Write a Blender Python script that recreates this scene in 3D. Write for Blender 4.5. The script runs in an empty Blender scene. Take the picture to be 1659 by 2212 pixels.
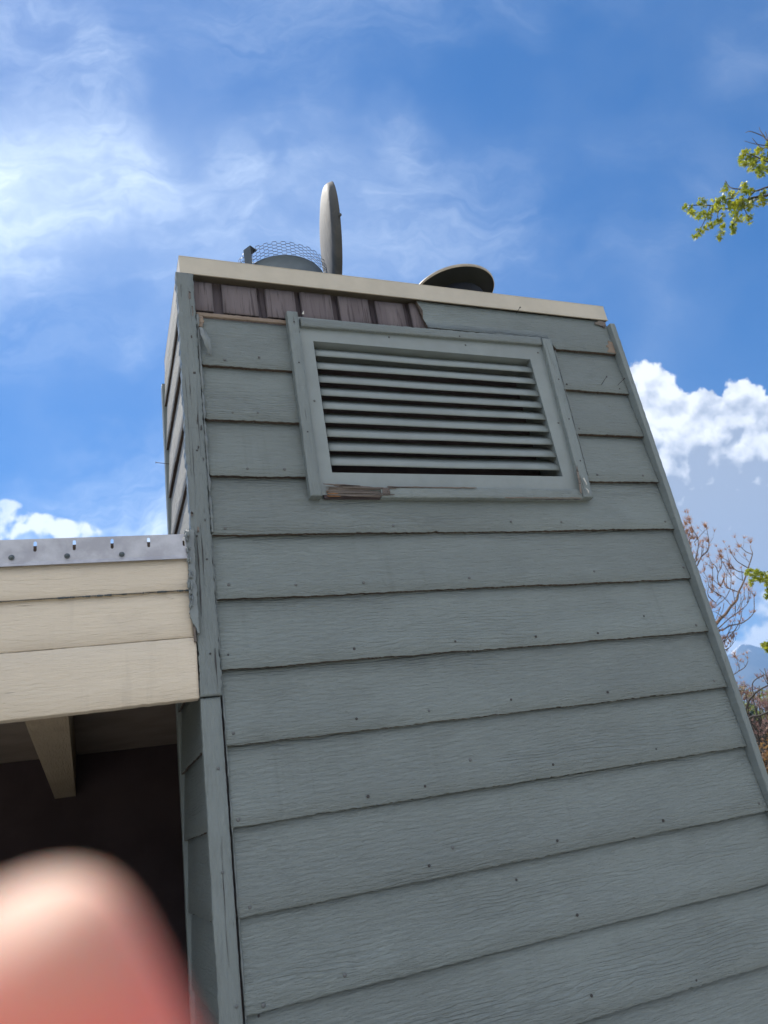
import bpy, math, random
from mathutils import Vector, Matrix, noise as mnoise
random.seed(7)
sc = bpy.context.scene
COL = sc.collection
H = 1.65                      # eye height of the photographer above the ground
# ------------------------------------------------------------------ camera
RIGHT = Vector((0.93069893, -0.33136871, -0.15490085))
DOWN = Vector((-0.002966, 0.41662334, -0.90907436))
FWD = Vector((0.36577411, 0.84653397, 0.38676806))
FPX = 1598.0
cam_d = bpy.data.cameras.new('camera')
cam = bpy.data.objects.new('camera', cam_d); COL.objects.link(cam)
m = Matrix((RIGHT, -DOWN, -FWD)).transposed().to_4x4()
m.translation = Vector((0, 0, H))
cam.matrix_world = m
cam_d.sensor_fit = 'VERTICAL'; cam_d.sensor_height = 24.0; cam_d.sensor_width = 18.0
cam_d.lens = FPX / 2212.0 * 24.0
cam_d.clip_start = 0.004; cam_d.clip_end = 60000
cam_d.dof.use_dof = True; cam_d.dof.focus_distance = 2.7; cam_d.dof.aperture_fstop = 3.7
sc.camera = cam
sc.render.resolution_x = 768; sc.render.resolution_y = 1024
# ------------------------------------------------------------------ exposure, sun, sky
sc.view_settings.view_transform = 'Standard'; sc.view_settings.look = 'None'
sc.view_settings.gamma = 1.0; sc.view_settings.exposure = 1.12
SUN_AZ, SUN_EL = math.radians(-17), math.radians(57)
SDIR = Vector((math.sin(SUN_AZ) * math.cos(SUN_EL), math.cos(SUN_AZ) * math.cos(SUN_EL), math.sin(SUN_EL)))
sl = bpy.data.lights.new('sun', 'SUN'); sl.energy = 3.8; sl.angle = math.radians(0.53); sl.color = (1.0, 0.95, 0.87)
so = bpy.data.objects.new('sun', sl); COL.objects.link(so)
so.rotation_euler = SDIR.to_track_quat('Z', 'Y').to_euler(); so.location = (0, 0, 50)
world = bpy.data.worlds.new('World'); sc.world = world; world.use_nodes = True


class NT:
    """tiny helper round a node tree"""
    def __init__(s, tree): s.t = tree; s.n = tree.nodes; s.l = tree.links
    def new(s, t, **k):
        n = s.n.new(t)
        for a, v in k.items(): setattr(n, a, v)
        return n
    def put(s, sock, v):
        if isinstance(v, bpy.types.NodeSocket): s.l.new(v, sock)
        else: sock.default_value = v
    def math(s, op, a, b=0.0, c=0.0, clamp=False):
        n = s.new('ShaderNodeMath', operation=op, use_clamp=clamp)
        s.put(n.inputs[0], a); s.put(n.inputs[1], b); s.put(n.inputs[2], c); return n.outputs[0]
    def vmath(s, op, a, b=(0, 0, 0)):
        n = s.new('ShaderNodeVectorMath', operation=op)
        s.put(n.inputs[0], a); s.put(n.inputs[1], b)
        return n.outputs['Value'] if op in ('LENGTH', 'DOT_PRODUCT') else n.outputs[0]
    def xyz(s, x, y, z=0.0):
        n = s.new('ShaderNodeCombineXYZ'); s.put(n.inputs[0], x); s.put(n.inputs[1], y); s.put(n.inputs[2], z); return n.outputs[0]
    def sep(s, v):
        n = s.new('ShaderNodeSeparateXYZ'); s.put(n.inputs[0], v); return n.outputs
    def mapping(s, v, loc=(0, 0, 0), rot=(0, 0, 0), scl=(1, 1, 1), kind='POINT'):
        n = s.new('ShaderNodeMapping', vector_type=kind)
        s.put(n.inputs['Vector'], v); n.inputs['Location'].default_value = loc
        n.inputs['Rotation'].default_value = rot; n.inputs['Scale'].default_value = scl
        return n.outputs[0]
    def noise(s, v, scale=1.0, detail=4.0, rough=0.5, dist=0.0, out=0, lac=2.0):
        n = s.new('ShaderNodeTexNoise'); s.put(n.inputs['Vector'], v)
        s.put(n.inputs['Scale'], scale); s.put(n.inputs['Detail'], detail)
        s.put(n.inputs['Roughness'], rough); s.put(n.inputs['Distortion'], dist); s.put(n.inputs['Lacunarity'], lac)
        return n.outputs[out]
    def vor(s, v, scale=1.0, feature='F1', detail=0.0, rough=0.5, out=0):
        n = s.new('ShaderNodeTexVoronoi', feature=feature); s.put(n.inputs['Vector'], v)
        s.put(n.inputs['Scale'], scale)
        if 'Detail' in n.inputs: s.put(n.inputs['Detail'], detail); s.put(n.inputs['Roughness'], rough)
        return n.outputs[out]
    def ramp(s, v, a, b, lo=0.0, hi=1.0, kind='SMOOTHSTEP'):
        n = s.new('ShaderNodeMapRange', interpolation_type=kind, clamp=True) if kind == 'LINEAR' else s.new('ShaderNodeMapRange', interpolation_type=kind)
        s.put(n.inputs[0], v); s.put(n.inputs[1], a); s.put(n.inputs[2], b); s.put(n.inputs[3], lo); s.put(n.inputs[4], hi)
        return n.outputs[0]
    def mix(s, f, a, b, blend='MIX'):
        n = s.new('ShaderNodeMix', data_type='RGBA', blend_type=blend)
        s.put(n.inputs[0], f)
        s.put(n.inputs[6], a if isinstance(a, bpy.types.NodeSocket) else (*a[:3], 1))
        s.put(n.inputs[7], b if isinstance(b, bpy.types.NodeSocket) else (*b[:3], 1))
        return n.outputs[2]


def build_sky():
    w = NT(world.node_tree); w.n.clear()
    k = 0.56; CW = (7.9 * k, 8.9 * k, 10.2 * k)
    out = w.new('ShaderNodeOutputWorld'); bg = w.new('ShaderNodeBackground')
    w.l.new(bg.outputs[0], out.inputs[0]); bg.inputs[1].default_value = 0.095
    sky = w.new('ShaderNodeTexSky', sky_type='NISHITA', sun_disc=False)
    sky.sun_elevation = SUN_EL; sky.sun_rotation = SUN_AZ; sky.altitude = 1600; sky.air_density = 1.0
    sky.dust_density = 0.3; sky.ozone_density = 2.5
    hs = w.new('ShaderNodeHueSaturation'); hs.inputs['Hue'].default_value = 0.505
    hs.inputs['Saturation'].default_value = 1.40; hs.inputs['Value'].default_value = SKYV
    w.l.new(sky.outputs[0], hs.inputs['Color'])
    base = hs.outputs[0]
    d = w.new('ShaderNodeTexCoord').outputs['Generated']
    # clouds: tangent plane touching the sky dome at a fixed compass direction, about 1 unit = 3.6 degrees
    f = w.vmath('DOT_PRODUCT', d, tuple(FWD)); fm = w.math('MAXIMUM', f, 0.08)
    px = w.math('MULTIPLY_ADD', w.math('DIVIDE', w.vmath('DOT_PRODUCT', d, tuple(RIGHT)), fm), 15.98, 8.295)
    py = w.math('MULTIPLY_ADD', w.math('DIVIDE', w.vmath('DOT_PRODUCT', d, tuple(DOWN)), fm), 15.98, 11.06)
    P = w.xyz(px, py, 0.0)
    front = w.ramp(f, 0.1, 0.35)

    def blob(V, c, r, rot=0.0, amp=1.0, inner=0.0):
        q = w.mapping(V, (c[0], c[1], 0), (0, 0, math.radians(rot)), (r[0], r[1], 1), 'TEXTURE')
        return w.ramp(w.vmath('LENGTH', q), inner, 1.0, amp, 0.0)

    def add(L):
        s = L[0]
        for x in L[1:]: s = w.math('ADD', s, x)
        return s
    wc = w.noise(P, 0.33, 4, 0.55, out=1)
    wv = w.vmath('SCALE', w.vmath('SUBTRACT', wc, (0.5, 0.5, 0.5)))
    wv.node.inputs['Scale'].default_value = 3.4
    P2 = w.vmath('ADD', P, wv)
    streak = w.noise(w.mapping(P2, rot=(0, 0, math.radians(34)), scl=(0.20, 0.95, 1)), 1.0, 9, 0.60, .35)
    puff = w.noise(w.mapping(P2, (7, 3, 2)), 0.42, 9, 0.58)
    veil = w.noise(w.mapping(P2, (3, 9, 2)), 0.2, 5, 0.5)
    wisp = w.noise(w.mapping(P2, (2, 5, 1), rot=(0, 0, math.radians(-28)), scl=(0.35, 1.6, 1)), 1.0, 9, 0.64, .5)
    blobs = [((-0.8, 4.3), (4.8, 2.3), -6, .75), ((2.8, 4.0), (2.0, 1.8), -20, .26), ((0.4, 1.2), (3.6, 3.2), 20, .42),
             ((2.4, 2.4), (1.5, 3.4), -18, .30), ((0.3, 6.4), (5.0, 2.6), 0, .34), ((5.3, 3.6), (3.4, 1.8), -35, .30),
             ((6.2, 5.0), (6.0, 3.0), 0, .34), ((8.75, 2.9), (1.3, 1.0), 40, .30),
             ((10.6, 5.0), (6, 2.2), 8, .22), ((7.5, .2), (7.5, 2.2), -6, .28),
             ((12.0, 3.3), (4.6, 1.3), -12, .12), ((15.3, 4.2), (1.9, 1.7), -30, .14), ((16.2, 1), (1.8, 1.6), 30, .16),
             ((14.4, 6.4), (1.3, 2.6), 25, .13), ((3.1, 7.6), (1.3, .9), -30, .24),
             ((2.8, 10.8), (3.6, 1.5), 0, .50), ((1.0, 12.0), (7.0, 2.0), 0, 1.1), ((3.4, 9.9), (3.2, .7), 8, .16)]
    M = add([blob(P2, *b) for b in blobs])
    cir = w.math('MULTIPLY', M, w.math('MULTIPLY_ADD', w.ramp(streak, 0.28, 0.72), 0.75, 0.30))
    cir = w.math('MULTIPLY', cir, w.math('MULTIPLY_ADD', w.ramp(wisp, 0.28, 0.72), 0.75, 0.50))
    cir = w.math('ADD', cir, blob(P, (-1.2, 4.2), (6.0, 2.9), -3, .62))
    cir = w.math('ADD', cir, blob(P, (5.0, 4.4), (8.5, 3.6), 0, .17))
    cir = w.math('ADD', cir, w.math('MULTIPLY', w.ramp(veil, 0.3, 0.8), 0.10))
    cir = w.math('MULTIPLY', cir, 0.90, clamp=True)
    col = w.mix(cir, base, CW)
    # cumulus
    sw_ = w.vmath('SCALE', w.vmath('SUBTRACT', w.noise(P, 1.6, 4, 0.55, out=1), (0.5, 0.5, 0.5))); sw_.node.inputs['Scale'].default_value = .55
    Pc = w.vmath('ADD', P, sw_)
    bil = w.vor(w.mapping(Pc, (1.3, 2.2, .4)), 1.5, 'F1', 2.0, 0.5)
    bil2 = w.vor(w.mapping(Pc, (1.3 - .10, 2.2 - .16, .4)), 1.5, 'F1', 2.0, 0.5)
    bilv = w.math('SUBTRACT', 0.42, bil)
    relief = w.math('SUBTRACT', bil, bil2)
    fine = w.noise(P, 3.6, 6, 0.62)
    cb = [((13.9, 8.55), (1.15, .95)), ((14.62, 8.75), (.62, .5)), ((15.2, 8.9), (.8, .62)), ((16.05, 8.75), (.72, .78)),
          ((16.8, 9.1), (1.0, .75)), ((18.5, 9.2), (2.0, 1.2))]
    dc = w.math('MULTIPLY', w.math('SUBTRACT', py, w.math('MULTIPLY_ADD', px, .06, 7.72)), .8)
    dc = w.math('MINIMUM', dc, 1.0)
    for c, r in cb:
        b = blob(Pc, c, r); b.node.interpolation_type = 'LINEAR'
        dc = w.math('SMOOTH_MAX', dc, b, .18)
    dc = w.math('ADD', dc, w.math('MULTIPLY', w.math('MAXIMUM', bilv, -.22), 0.42))
    dc = w.math('MULTIPLY_ADD', w.math('SUBTRACT', fine, 0.5), 0.30, dc)
    a_cu = w.ramp(dc, 0.12, 0.22)
    dc2 = w.noise(w.mapping(P2, (4, 4, 0)), 0.9, 6, 0.55)
    low = w.ramp(w.math('MULTIPLY_ADD', bilv, 1.2, py), 8.7, 10.3)
    shade = w.math('ADD', w.math('MULTIPLY', w.ramp(dc, 0.3, 0.75), 0.35), w.math('MULTIPLY', low, 0.78))
    shade = w.math('ADD', shade, w.math('MULTIPLY', w.math('SUBTRACT', dc2, 0.5), 2.0))
    shade = w.math('SUBTRACT', shade, w.math('MULTIPLY_ADD', bilv, 0.35, w.math('MULTIPLY', relief, 1.0)), clamp=True)
    cuc = w.mix(shade, (10.2 * k, 10.3 * k, 10.5 * k), (3.8 * k, 4.2 * k, 5.0 * k))
    a_cu = w.math('MULTIPLY', w.math('MULTIPLY', a_cu, w.ramp(px, 11.5, 12.5)), w.ramp(py, 7.2, 7.6))
    a_cu = w.math('MULTIPLY', a_cu, w.ramp(w.math('MULTIPLY_ADD', w.math('SUBTRACT', dc2, 0.5), 1.6, py), 14.2, 12.0))
    col = w.mix(a_cu, col, cuc)
    # ragged white banks low down, right and left
    lb = [((17.2, 12.9), (1.6, .5), -14), ((16.9, 13.8), (1.9, .62), -6), ((15.6, 13.95), (1.6, .3), 4),
          ((.15, 10.75), (.62, .34), 20), ((1.05, 11.02), (.95, .36), 14), ((1.62, 11.25), (.4, .35), 0)]
    dl = None
    for c, r, ro in lb:
        b = blob(P2 if c[0] < 3 else P, c, r, ro); b.node.interpolation_type = 'LINEAR'
        dl = b if dl is None else w.math('MAXIMUM', dl, b)
    gate = w.ramp(dl, 0.0, 0.08)
    dl = w.math('ADD', dl, w.math('MULTIPLY', bilv, 0.4))
    dl = w.math('MULTIPLY_ADD', w.math('SUBTRACT', fine, 0.5), 0.5, dl)
    a_l = w.math('MULTIPLY', w.math('MULTIPLY', w.ramp(dl, 0.12, 0.42), 0.9), gate)
    lc = w.mix(w.ramp(dc2, 0.42, 0.68), (10.0 * k, 10.2 * k, 10.4 * k), (6.8 * k, 7.6 * k, 9.0 * k))
    col = w.mix(a_l, col, lc)
    # bright warm cloud added behind the viewer to light the shaded front
    back = w.mix(w.ramp(w.noise(d, 2.5, 6, 0.6), 0.35, 0.6, 0.25, 0.9), base, (9.9, 9.6, 9.2))
    col = w.mix(front, back, col)
    w.l.new(col, bg.inputs[0])


SKYV = 0.60
build_sky()


# ------------------------------------------------------------------ helpers
def tag(o, label=None, cat=None, group=None, kind=None):
    if label: o['label'] = label
    if cat: o['category'] = cat
    if group: o['group'] = group
    if kind: o['kind'] = kind
    return o


def empty(name, loc, label, cat, group=None):
    o = bpy.data.objects.new(name, None); COL.objects.link(o); o.location = loc
    o.empty_display_size = 0.1
    return tag(o, label, cat, group)


class MB:
    def __init__(s): s.v = []; s.f = []; s.m = []; s.uv = {}; s.sm = []
    def vert(s, p, uv=None):
        s.v.append(tuple(p))
        if uv is not None: s.uv[len(s.v) - 1] = uv
        return len(s.v) - 1
    def face(s, ids, m=0, smooth=False): s.f.append(tuple(ids)); s.m.append(m); s.sm.append(smooth)
    def box(s, a, b, m=0, uvax=(0, 2)):
        x0, y0, z0 = a; x1, y1, z1 = b; i = len(s.v)
        for p in ((x0, y0, z0), (x1, y0, z0), (x1, y1, z0), (x0, y1, z0), (x0, y0, z1), (x1, y0, z1), (x1, y1, z1), (x0, y1, z1)):
            s.vert(p, (p[uvax[0]] + (p[1] if uvax[0] != 1 else 0), p[uvax[1]]))
        for q in ((0, 3, 2, 1), (4, 5, 6, 7), (0, 1, 5, 4), (1, 2, 6, 5), (2, 3, 7, 6), (3, 0, 4, 7)): s.face([i + k for k in q], m)
    def tube(s, pts, rad, n=6, m=0, cap=True, smooth=True):
        pts = [Vector(p) for p in pts]
        if not hasattr(rad, '__len__'): rad = [rad] * len(pts)
        rings = []; up = None
        for i, p in enumerate(pts):
            t = (pts[min(i + 1, len(pts) - 1)] - pts[max(i - 1, 0)])
            if t.length < 1e-9: t = Vector((0, 0, 1))
            t.normalize()
            if up is None: up = t.orthogonal().normalized()
            up = (up - t * up.dot(t))
            if up.length < 1e-6: up = t.orthogonal()
            up.normalize(); sd = t.cross(up)
            rings.append([s.vert(p + (up * math.cos(2 * math.pi * k / n) + sd * math.sin(2 * math.pi * k / n)) * rad[i], (k / n * .1, i * .05)) for k in range(n)])
        for a, b in zip(rings, rings[1:]):
            for k in range(n): s.face((a[k], a[(k + 1) % n], b[(k + 1) % n], b[k]), m, smooth)
        if cap: s.face(rings[0][::-1], m); s.face(rings[-1], m)
    def lathe(s, prof, n=48, m=0, c=(0, 0), closed=True, smooth=True, mat=None):
        """prof: (r, z) list; matrix mat maps to the world"""
        rings = []
        for r, z in prof:
            ring = []
            for k in range(n):
                a = 2 * math.pi * k / n; p = Vector((c[0] + r * math.cos(a), c[1] + r * math.sin(a), z))
                if mat: p = mat @ p
                ring.append(s.vert(p, (a * max(r, .02), z)))
            rings.append(ring)
        for a, b in zip(rings, rings[1:]):
            for k in range(n): s.face((a[k], a[(k + 1) % n], b[(k + 1) % n], b[k]), m, smooth)
        if closed: s.face(rings[0][::-1], m); s.face(rings[-1], m)
    def build(s, name, mats, parent=None):
        me = bpy.data.meshes.new(name)
        me.from_pydata(s.v, [], s.f)
        if not isinstance(mats, (list, tuple)): mats = [mats]
        for mt in mats: me.materials.append(mt)
        me.polygons.foreach_set('material_index', s.m)
        me.polygons.foreach_set('use_smooth', s.sm)
        if s.uv:
            ul = me.uv_layers.new(name='UVMap'); buf = []
            for l in me.loops: buf.extend(s.uv.get(l.vertex_index, (0, 0)))
            ul.data.foreach_set('uv', buf)
        me.update()
        o = bpy.data.objects.new(name, me); COL.objects.link(o)
        if parent:
            o.parent = parent; o.matrix_parent_inverse = Matrix.Translation(-Vector(parent.location))
        return o


def S(sx, sz, Y):            # point at depth Y seen at slopes (sx, sz) from eye height: keeps measured proportions
    return Vector((sx * Y, Y, sz * Y + H))


def dirpx(x, y):             # compass direction of a measured sight line
    return (RIGHT * (x - 829.5) + DOWN * (y - 1106.0) + FWD * FPX).normalized()


def at(x, y, dist):
    return Vector((0, 0, H)) + dirpx(x, y) * dist


def nz(x, y=0.0, z=0.0): return mnoise.noise(Vector((x, y, z)))


# ------------------------------------------------------------------ materials
def mat(name):
    m_ = bpy.data.materials.new(name); m_.use_nodes = True
    t = NT(m_.node_tree); p = t.n['Principled BSDF']
    return m_, t, p


def bump(t, p, h, dist, strength=1.0, prev=None):
    b = t.new('ShaderNodeBump'); b.inputs['Distance'].default_value = dist; b.inputs['Strength'].default_value = strength
    t.l.new(h, b.inputs['Height'])
    if prev: t.l.new(prev, b.inputs['Normal'])
    t.l.new(b.outputs[0], p.inputs['Normal']); return b.outputs[0]


def painted_wood(name, c1, c2, dirt, grain=1.0, cracks=0.0, crackcol=(.05, .045, .04), rough=0.55, rings=1.0, chips=0.0, chipcol=(.16, .11, .085), drips=1.0):
    m_, t, p = mat(name)
    uv = t.new('ShaderNodeUVMap').outputs[0]
    big = t.noise(t.mapping(uv, scl=(1.6, 3.5, 1)), 1.0, 6, 0.62)
    wob = t.noise(t.mapping(uv, scl=(2.4, 9, 1)), 1.0, 3, 0.55)
    s_ = t.sep(uv)
    ring = t.math('SINE', t.math('ADD', t.math('MULTIPLY', s_[1], 600.0), t.math('MULTIPLY', wob, 46.0)))
    rmask = t.ramp(t.noise(t.mapping(uv, (5, 1, 0), scl=(.9, 8, 1)), 1.0, 2, .5), .48, .66)
    ring = t.math('MULTIPLY', t.math('MULTIPLY', t.ramp(ring, .1, 1.0), rmask), -1.0 * rings)
    g1 = t.noise(t.mapping(uv, scl=(20, 135, 1)), 1.0, 5, 0.66, 0.5)
    g2 = t.noise(t.mapping(uv, scl=(75, 420, 1)), 1.0, 2, 0.6)
    h = t.math('ADD', t.math('MULTIPLY', g1, 2.1), t.math('MULTIPLY', g2, 0.7))
    h = t.math('ADD', h, t.math('MULTIPLY', ring, 0.6))
    col = t.mix(t.ramp(big, .3, .7), c1, c2)
    tone = t.noise(t.mapping(uv, (3, 3, 0), scl=(.35, 1.1, 1)), 1.0, 2, .5)
    col = t.mix(t.math('MULTIPLY', t.ramp(tone, .40, .62), .30), col, dirt)
    col = t.mix(t.math('MULTIPLY', t.ramp(t.noise(t.mapping(uv, (2, 7, 0), scl=(7, 11, 1)), 1.0, 5, .6), .5, .75), .28), col, dirt)
    drip = t.noise(t.mapping(uv, (4, 3, 0), scl=(26, 1.6, 1)), 1.0, 4, .6)
    col = t.mix(t.math('MULTIPLY', t.math('MULTIPLY', t.ramp(drip, .55, .72), t.ramp(t.noise(uv, 2.2, 3), .42, .62)), .28 * drips), col, dirt)
    pale = t.noise(t.mapping(uv, (1, 6, 0), scl=(5, 30, 1)), 1.0, 5, .65)
    col = t.mix(t.math('MULTIPLY', t.ramp(pale, .56, .74), .22), col, tuple(min(1, c * 1.35) for c in c1))
    streak = t.noise(t.mapping(uv, (9, 2, 0), scl=(3, 120, 1)), 1.0, 4, .6)
    col = t.mix(t.math('MULTIPLY', t.ramp(streak, .58, .74), .25), col, dirt)
    if cracks:
        cr = t.noise(t.mapping(uv, (1, 4, 0), scl=(9, 130, 1)), 1.0, 3, .5, .3)
        cm = t.math('MULTIPLY', t.ramp(cr, .68, .715), t.ramp(t.noise(t.mapping(uv, scl=(5, 9, 1)), 1.0, 2), .45, .6))
        cm = t.math('MULTIPLY', cm, cracks)
        col = t.mix(cm, col, crackcol)
        h = t.math('SUBTRACT', h, t.math('MULTIPLY', cm, 2.0))
    if chips:
        ch = t.noise(t.mapping(uv, (8, 8, 0), scl=(24, 40, 1)), 1.0, 5, .65)
        cm = t.ramp(ch, 1 - chips, 1.015 - chips)
        col = t.mix(cm, col, chipcol); h = t.math('SUBTRACT', h, t.math('MULTIPLY', cm, .9))
    t.put(p.inputs['Base Color'], col)
    p.inputs['Roughness'].default_value = rough; p.inputs['Specular IOR Level'].default_value = 0.4
    bump(t, p, h, 0.0036 * grain)
    return m_


GREY1, GREY2, GDIRT = (.206, .244, .246), (.174, .206, .208), (.122, .142, .144)
M_SIDE = painted_wood('grey_siding_paint', GREY1, GREY2, GDIRT, 1.0, rings=1.0, rough=.5)
M_TRIM = painted_wood('grey_trim_paint', (.200, .236, .239), (.166, .195, .198), (.092, .106, .108), .7, cracks=.9, rings=.2, rough=.5, chips=.27)
M_SUNLIT = painted_wood('sunlit_bleached_grey_paint', (.36, .36, .33), (.29, .29, .27), (.12, .11, .1), 1.5, cracks=.8, rings=.6, rough=.7, chips=.33)  # bleached paint, with the grazing sun's brightness put into the colour too
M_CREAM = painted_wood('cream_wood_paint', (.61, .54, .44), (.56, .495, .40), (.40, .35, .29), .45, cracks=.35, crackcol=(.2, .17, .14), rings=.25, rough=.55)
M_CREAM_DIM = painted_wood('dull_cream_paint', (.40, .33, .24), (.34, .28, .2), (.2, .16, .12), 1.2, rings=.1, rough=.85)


def simple(name, col, rough=.6, metal=0.0, var=.25, scl=12.0, bmp=0.0, col2=None, spec=.5):
    m_, t, p = mat(name)
    oc = t.new('ShaderNodeTexCoord').outputs['Object']
    n = t.noise(oc, scl, 6, .6)
    c2 = col2 or tuple(c * (1 - var) for c in col)
    t.put(p.inputs['Base Color'], t.mix(t.ramp(n, .35, .68), col, c2))
    p.inputs['Roughness'].default_value = rough; p.inputs['Metallic'].default_value = metal
    p.inputs['Specular IOR Level'].default_value = spec
    if bmp: bump(t, p, t.noise(oc, scl * 6, 5, .6), bmp)
    return m_


def raw_wood(name, c1, c2, dark, axis='z', dist=.002, split=1.0):
    m_, t, p = mat(name)
    oc = t.new('ShaderNodeTexCoord').outputs['Object']
    sc_ = {'z': (90, 90, 5), 'x': (5, 90, 90)}[axis]
    sc2 = {'z': (14, 14, 1.5), 'x': (1.5, 14, 14)}[axis]
    g = t.noise(t.mapping(oc, scl=sc_), 1.0, 5, .65, .6)
    b_ = t.noise(t.mapping(oc, scl=sc2), 1.0, 4, .6)
    col = t.mix(t.ramp(b_, .35, .65), c1, c2)
    col = t.mix(t.math('MULTIPLY', t.ramp(g, .52, .66), split), col, dark)
    t.put(p.inputs['Base Color'], col); p.inputs['Roughness'].default_value = .9
    p.inputs['Specular IOR Level'].default_value = .15
    bump(t, p, g, dist, -1.0 if False else 1.0)
    return m_


M_RAW = raw_wood('raw_hardboard_edge', (.10, .078, .066), (.065, .055, .05), (.04, .033, .03), 'x', .0015)
M_TORN = raw_wood('torn_tan_wood', (.27, .215, .172), (.20, .16, .13), (.12, .09, .07), 'x', .002, .8)
M_ROT = raw_wood('rotten_brown_wood', (.36, .19, .10), (.20, .12, .075), (.035, .026, .02), 'x', .004)
M_ROTG = raw_wood('silvery_rotten_wood', (.20, .175, .155), (.13, .115, .11), (.04, .036, .034), 'x', .004)
M_SHEATH = raw_wood('weathered_plank', (.165, .145, .155), (.125, .108, .118), (.085, .073, .080), 'z', .0022)
M_GROOVE = raw_wood('weathered_plank_groove', (.098, .084, .094), (.075, .064, .074), (.035, .028, .034), 'z', .0015)
M_DARK = simple('dark_vent_inside', (.085, .072, .082), .95, spec=.1)
M_VENT = simple('grey_vent_paint', (.196, .230, .234), .42, var=.14, scl=6, bmp=.0003, col2=(.168, .197, .201))
M_CAP = simple('cream_metal_flashing', (.47, .43, .355), .5, var=.1, scl=5, bmp=.0003, col2=(.41, .375, .31))
M_GALV = simple('galvanised_steel', (.43, .44, .48), .45, metal=.35, scl=16, col2=(.31, .315, .35), bmp=.0003)
M_FLUE = simple('dull_galvanised_pipe', (.11, .135, .15), .5, metal=.5, scl=9, col2=(.085, .105, .12), bmp=.0003)
M_FLUED = simple('shade_dark_pipe', (.008, .011, .018), .6, metal=.2, scl=9)  # shade under the rain cap put into a near-black colour
M_STRAP = simple('dark_steel_strap', (.07, .085, .095), .5, metal=.5, scl=20)
M_WIRE = simple('wire', (.10, .12, .15), .4, metal=.7)
M_NAIL = simple('painted_nail', (.115, .125, .13), .45, scl=40)
M_NAILD = simple('rusty_nail', (.035, .033, .035), .6, scl=40)
M_CAULK = simple('smeared_grey_caulk', (.17, .197, .203), .38, scl=30, bmp=.0012, col2=(.125, .145, .155))
M_FLAKE = simple('white_primer_flake', (.55, .55, .52), .6)
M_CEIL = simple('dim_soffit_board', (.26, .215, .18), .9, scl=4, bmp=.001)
M_BACK = simple('dark_brown_wall', (.055, .042, .046), .9, scl=3, bmp=.001, spec=.1)  # very dark purplish brown all over
M_ROOF = simple('weathered_roofing', (.10, .08, .07), .95, scl=30, bmp=.004)


def lid_material():
    m_, t, p = mat('stained_lid_metal')
    oc = t.new('ShaderNodeTexCoord').outputs['Object']
    a = t.noise(t.mapping(oc, scl=(14, 14, 3)), 1.0, 5, .6, .8)
    b_ = t.noise(t.mapping(oc, (3, 1, 2), scl=(5, 5, 2.4)), 1.0, 4, .6, 1.2)
    col = t.mix(t.ramp(a, .35, .65), (.085, .086, .085), (.060, .063, .066))
    col = t.mix(t.math('MULTIPLY', t.ramp(b_, .55, .62), .55), col, (.075, .055, .042))
    col = t.mix(t.math('MULTIPLY', t.ramp(a, .66, .74), .6), col, (.19, .18, .165))
    t.put(p.inputs['Base Color'], col); p.inputs['Roughness'].default_value = .7; p.inputs['Specular IOR Level'].default_value = .2
    bump(t, p, t.noise(oc, 9, 4, .5), .003)
    return m_


M_LID = lid_material()
M_LIDT = simple('tan_painted_cap', (.42, .38, .32), .55, metal=.1, scl=12, col2=(.30, .26, .22))


# ------------------------------------------------------------------ boards
def board(mb, O, L, W, N, length, h, thick=.0148, taper=.0, rag=.0021, wav=.002, seg=.006, rows=4,
          seed=0.0, rag2=None, round0=0.0, round1=0.0, m_face=0, m_edge=1, endrag=0.0, notch=None):
    """a plank: O is the lower start corner on its face, L along, W up, N outward"""
    O, L, W, N = Vector(O), Vector(L).normalized(), Vector(W).normalized(), Vector(N).normalized()
    n = max(2, int(length / seg)); cols = []
    rag2 = rag * .4 if rag2 is None else rag2
    for i in range(n + 1):
        l = length * i / n
        jb = rag * (nz(l * 55, seed) + .7 * nz(l * 170, seed + 3.3) + 1.2 * nz(l * 9, seed + 8))
        chip = nz(l * 30, seed + 21.7)
        if chip > .42: jb += rag * 3 * (chip - .42) / .5
        jt = rag2 * (nz(l * 55, seed + 11) + .7 * nz(l * 170, seed + 14))
        wv = wav * (nz(l * 1.7, seed + 5) * 1.6 + .5 * nz(l * 7, seed + 6))
        if round0 and l < round0: jb += round0 - math.sqrt(max(0, round0 ** 2 - (round0 - l) ** 2))
        if round1 and length - l < round1: jb += round1 - math.sqrt(max(0, round1 ** 2 - (round1 - length + l) ** 2))
        if notch:
            d_ = l - notch[0]
            jb += notch[1] if d_ < 0 else notch[1] * max(0.0, 1 - math.sqrt(min(1, d_ / .022)))
        prof = [(jb, -thick), (jb - .0002, -.0016), (jb + .0016, 0.0)]
        for r in range(1, rows): prof.append((h * r / rows, -taper * r / rows))
        prof += [(h + jt - .0012, -taper), (h + jt, -taper - .0012), (h + jt, -taper - thick)]
        col_ = []
        le = l
        for (w_, q) in prof:
            if endrag and l < .05:
                le = l + (1 - l / .05) * endrag * (nz(w_ * 38, seed + 31) + .5 * nz(w_ * 130, seed) + .55 * math.sin(w_ * 55 + 1))
            k = 1 - max(0, min(1, w_ / h))
            p = O + L * le + W * w_ + N * (q + wv * k)
            col_.append(mb.vert(p, (l + seed * 1.37, w_ + seed * .71)))
        cols.append(col_)
    P_ = len(cols[0])
    for a, b in zip(cols, cols[1:]):
        for k in range(P_ - 1):
            mb.face((a[k], b[k], b[k + 1], a[k + 1]), m_edge if k == 0 else m_face, 2 <= k <= P_ - 4)
        mb.face((a[P_ - 1], b[P_ - 1], b[0], a[0]), m_edge)
    mb.face(cols[0], m_face if not endrag else m_edge); mb.face(cols[-1][::-1], m_face if not endrag else m_edge)


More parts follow.
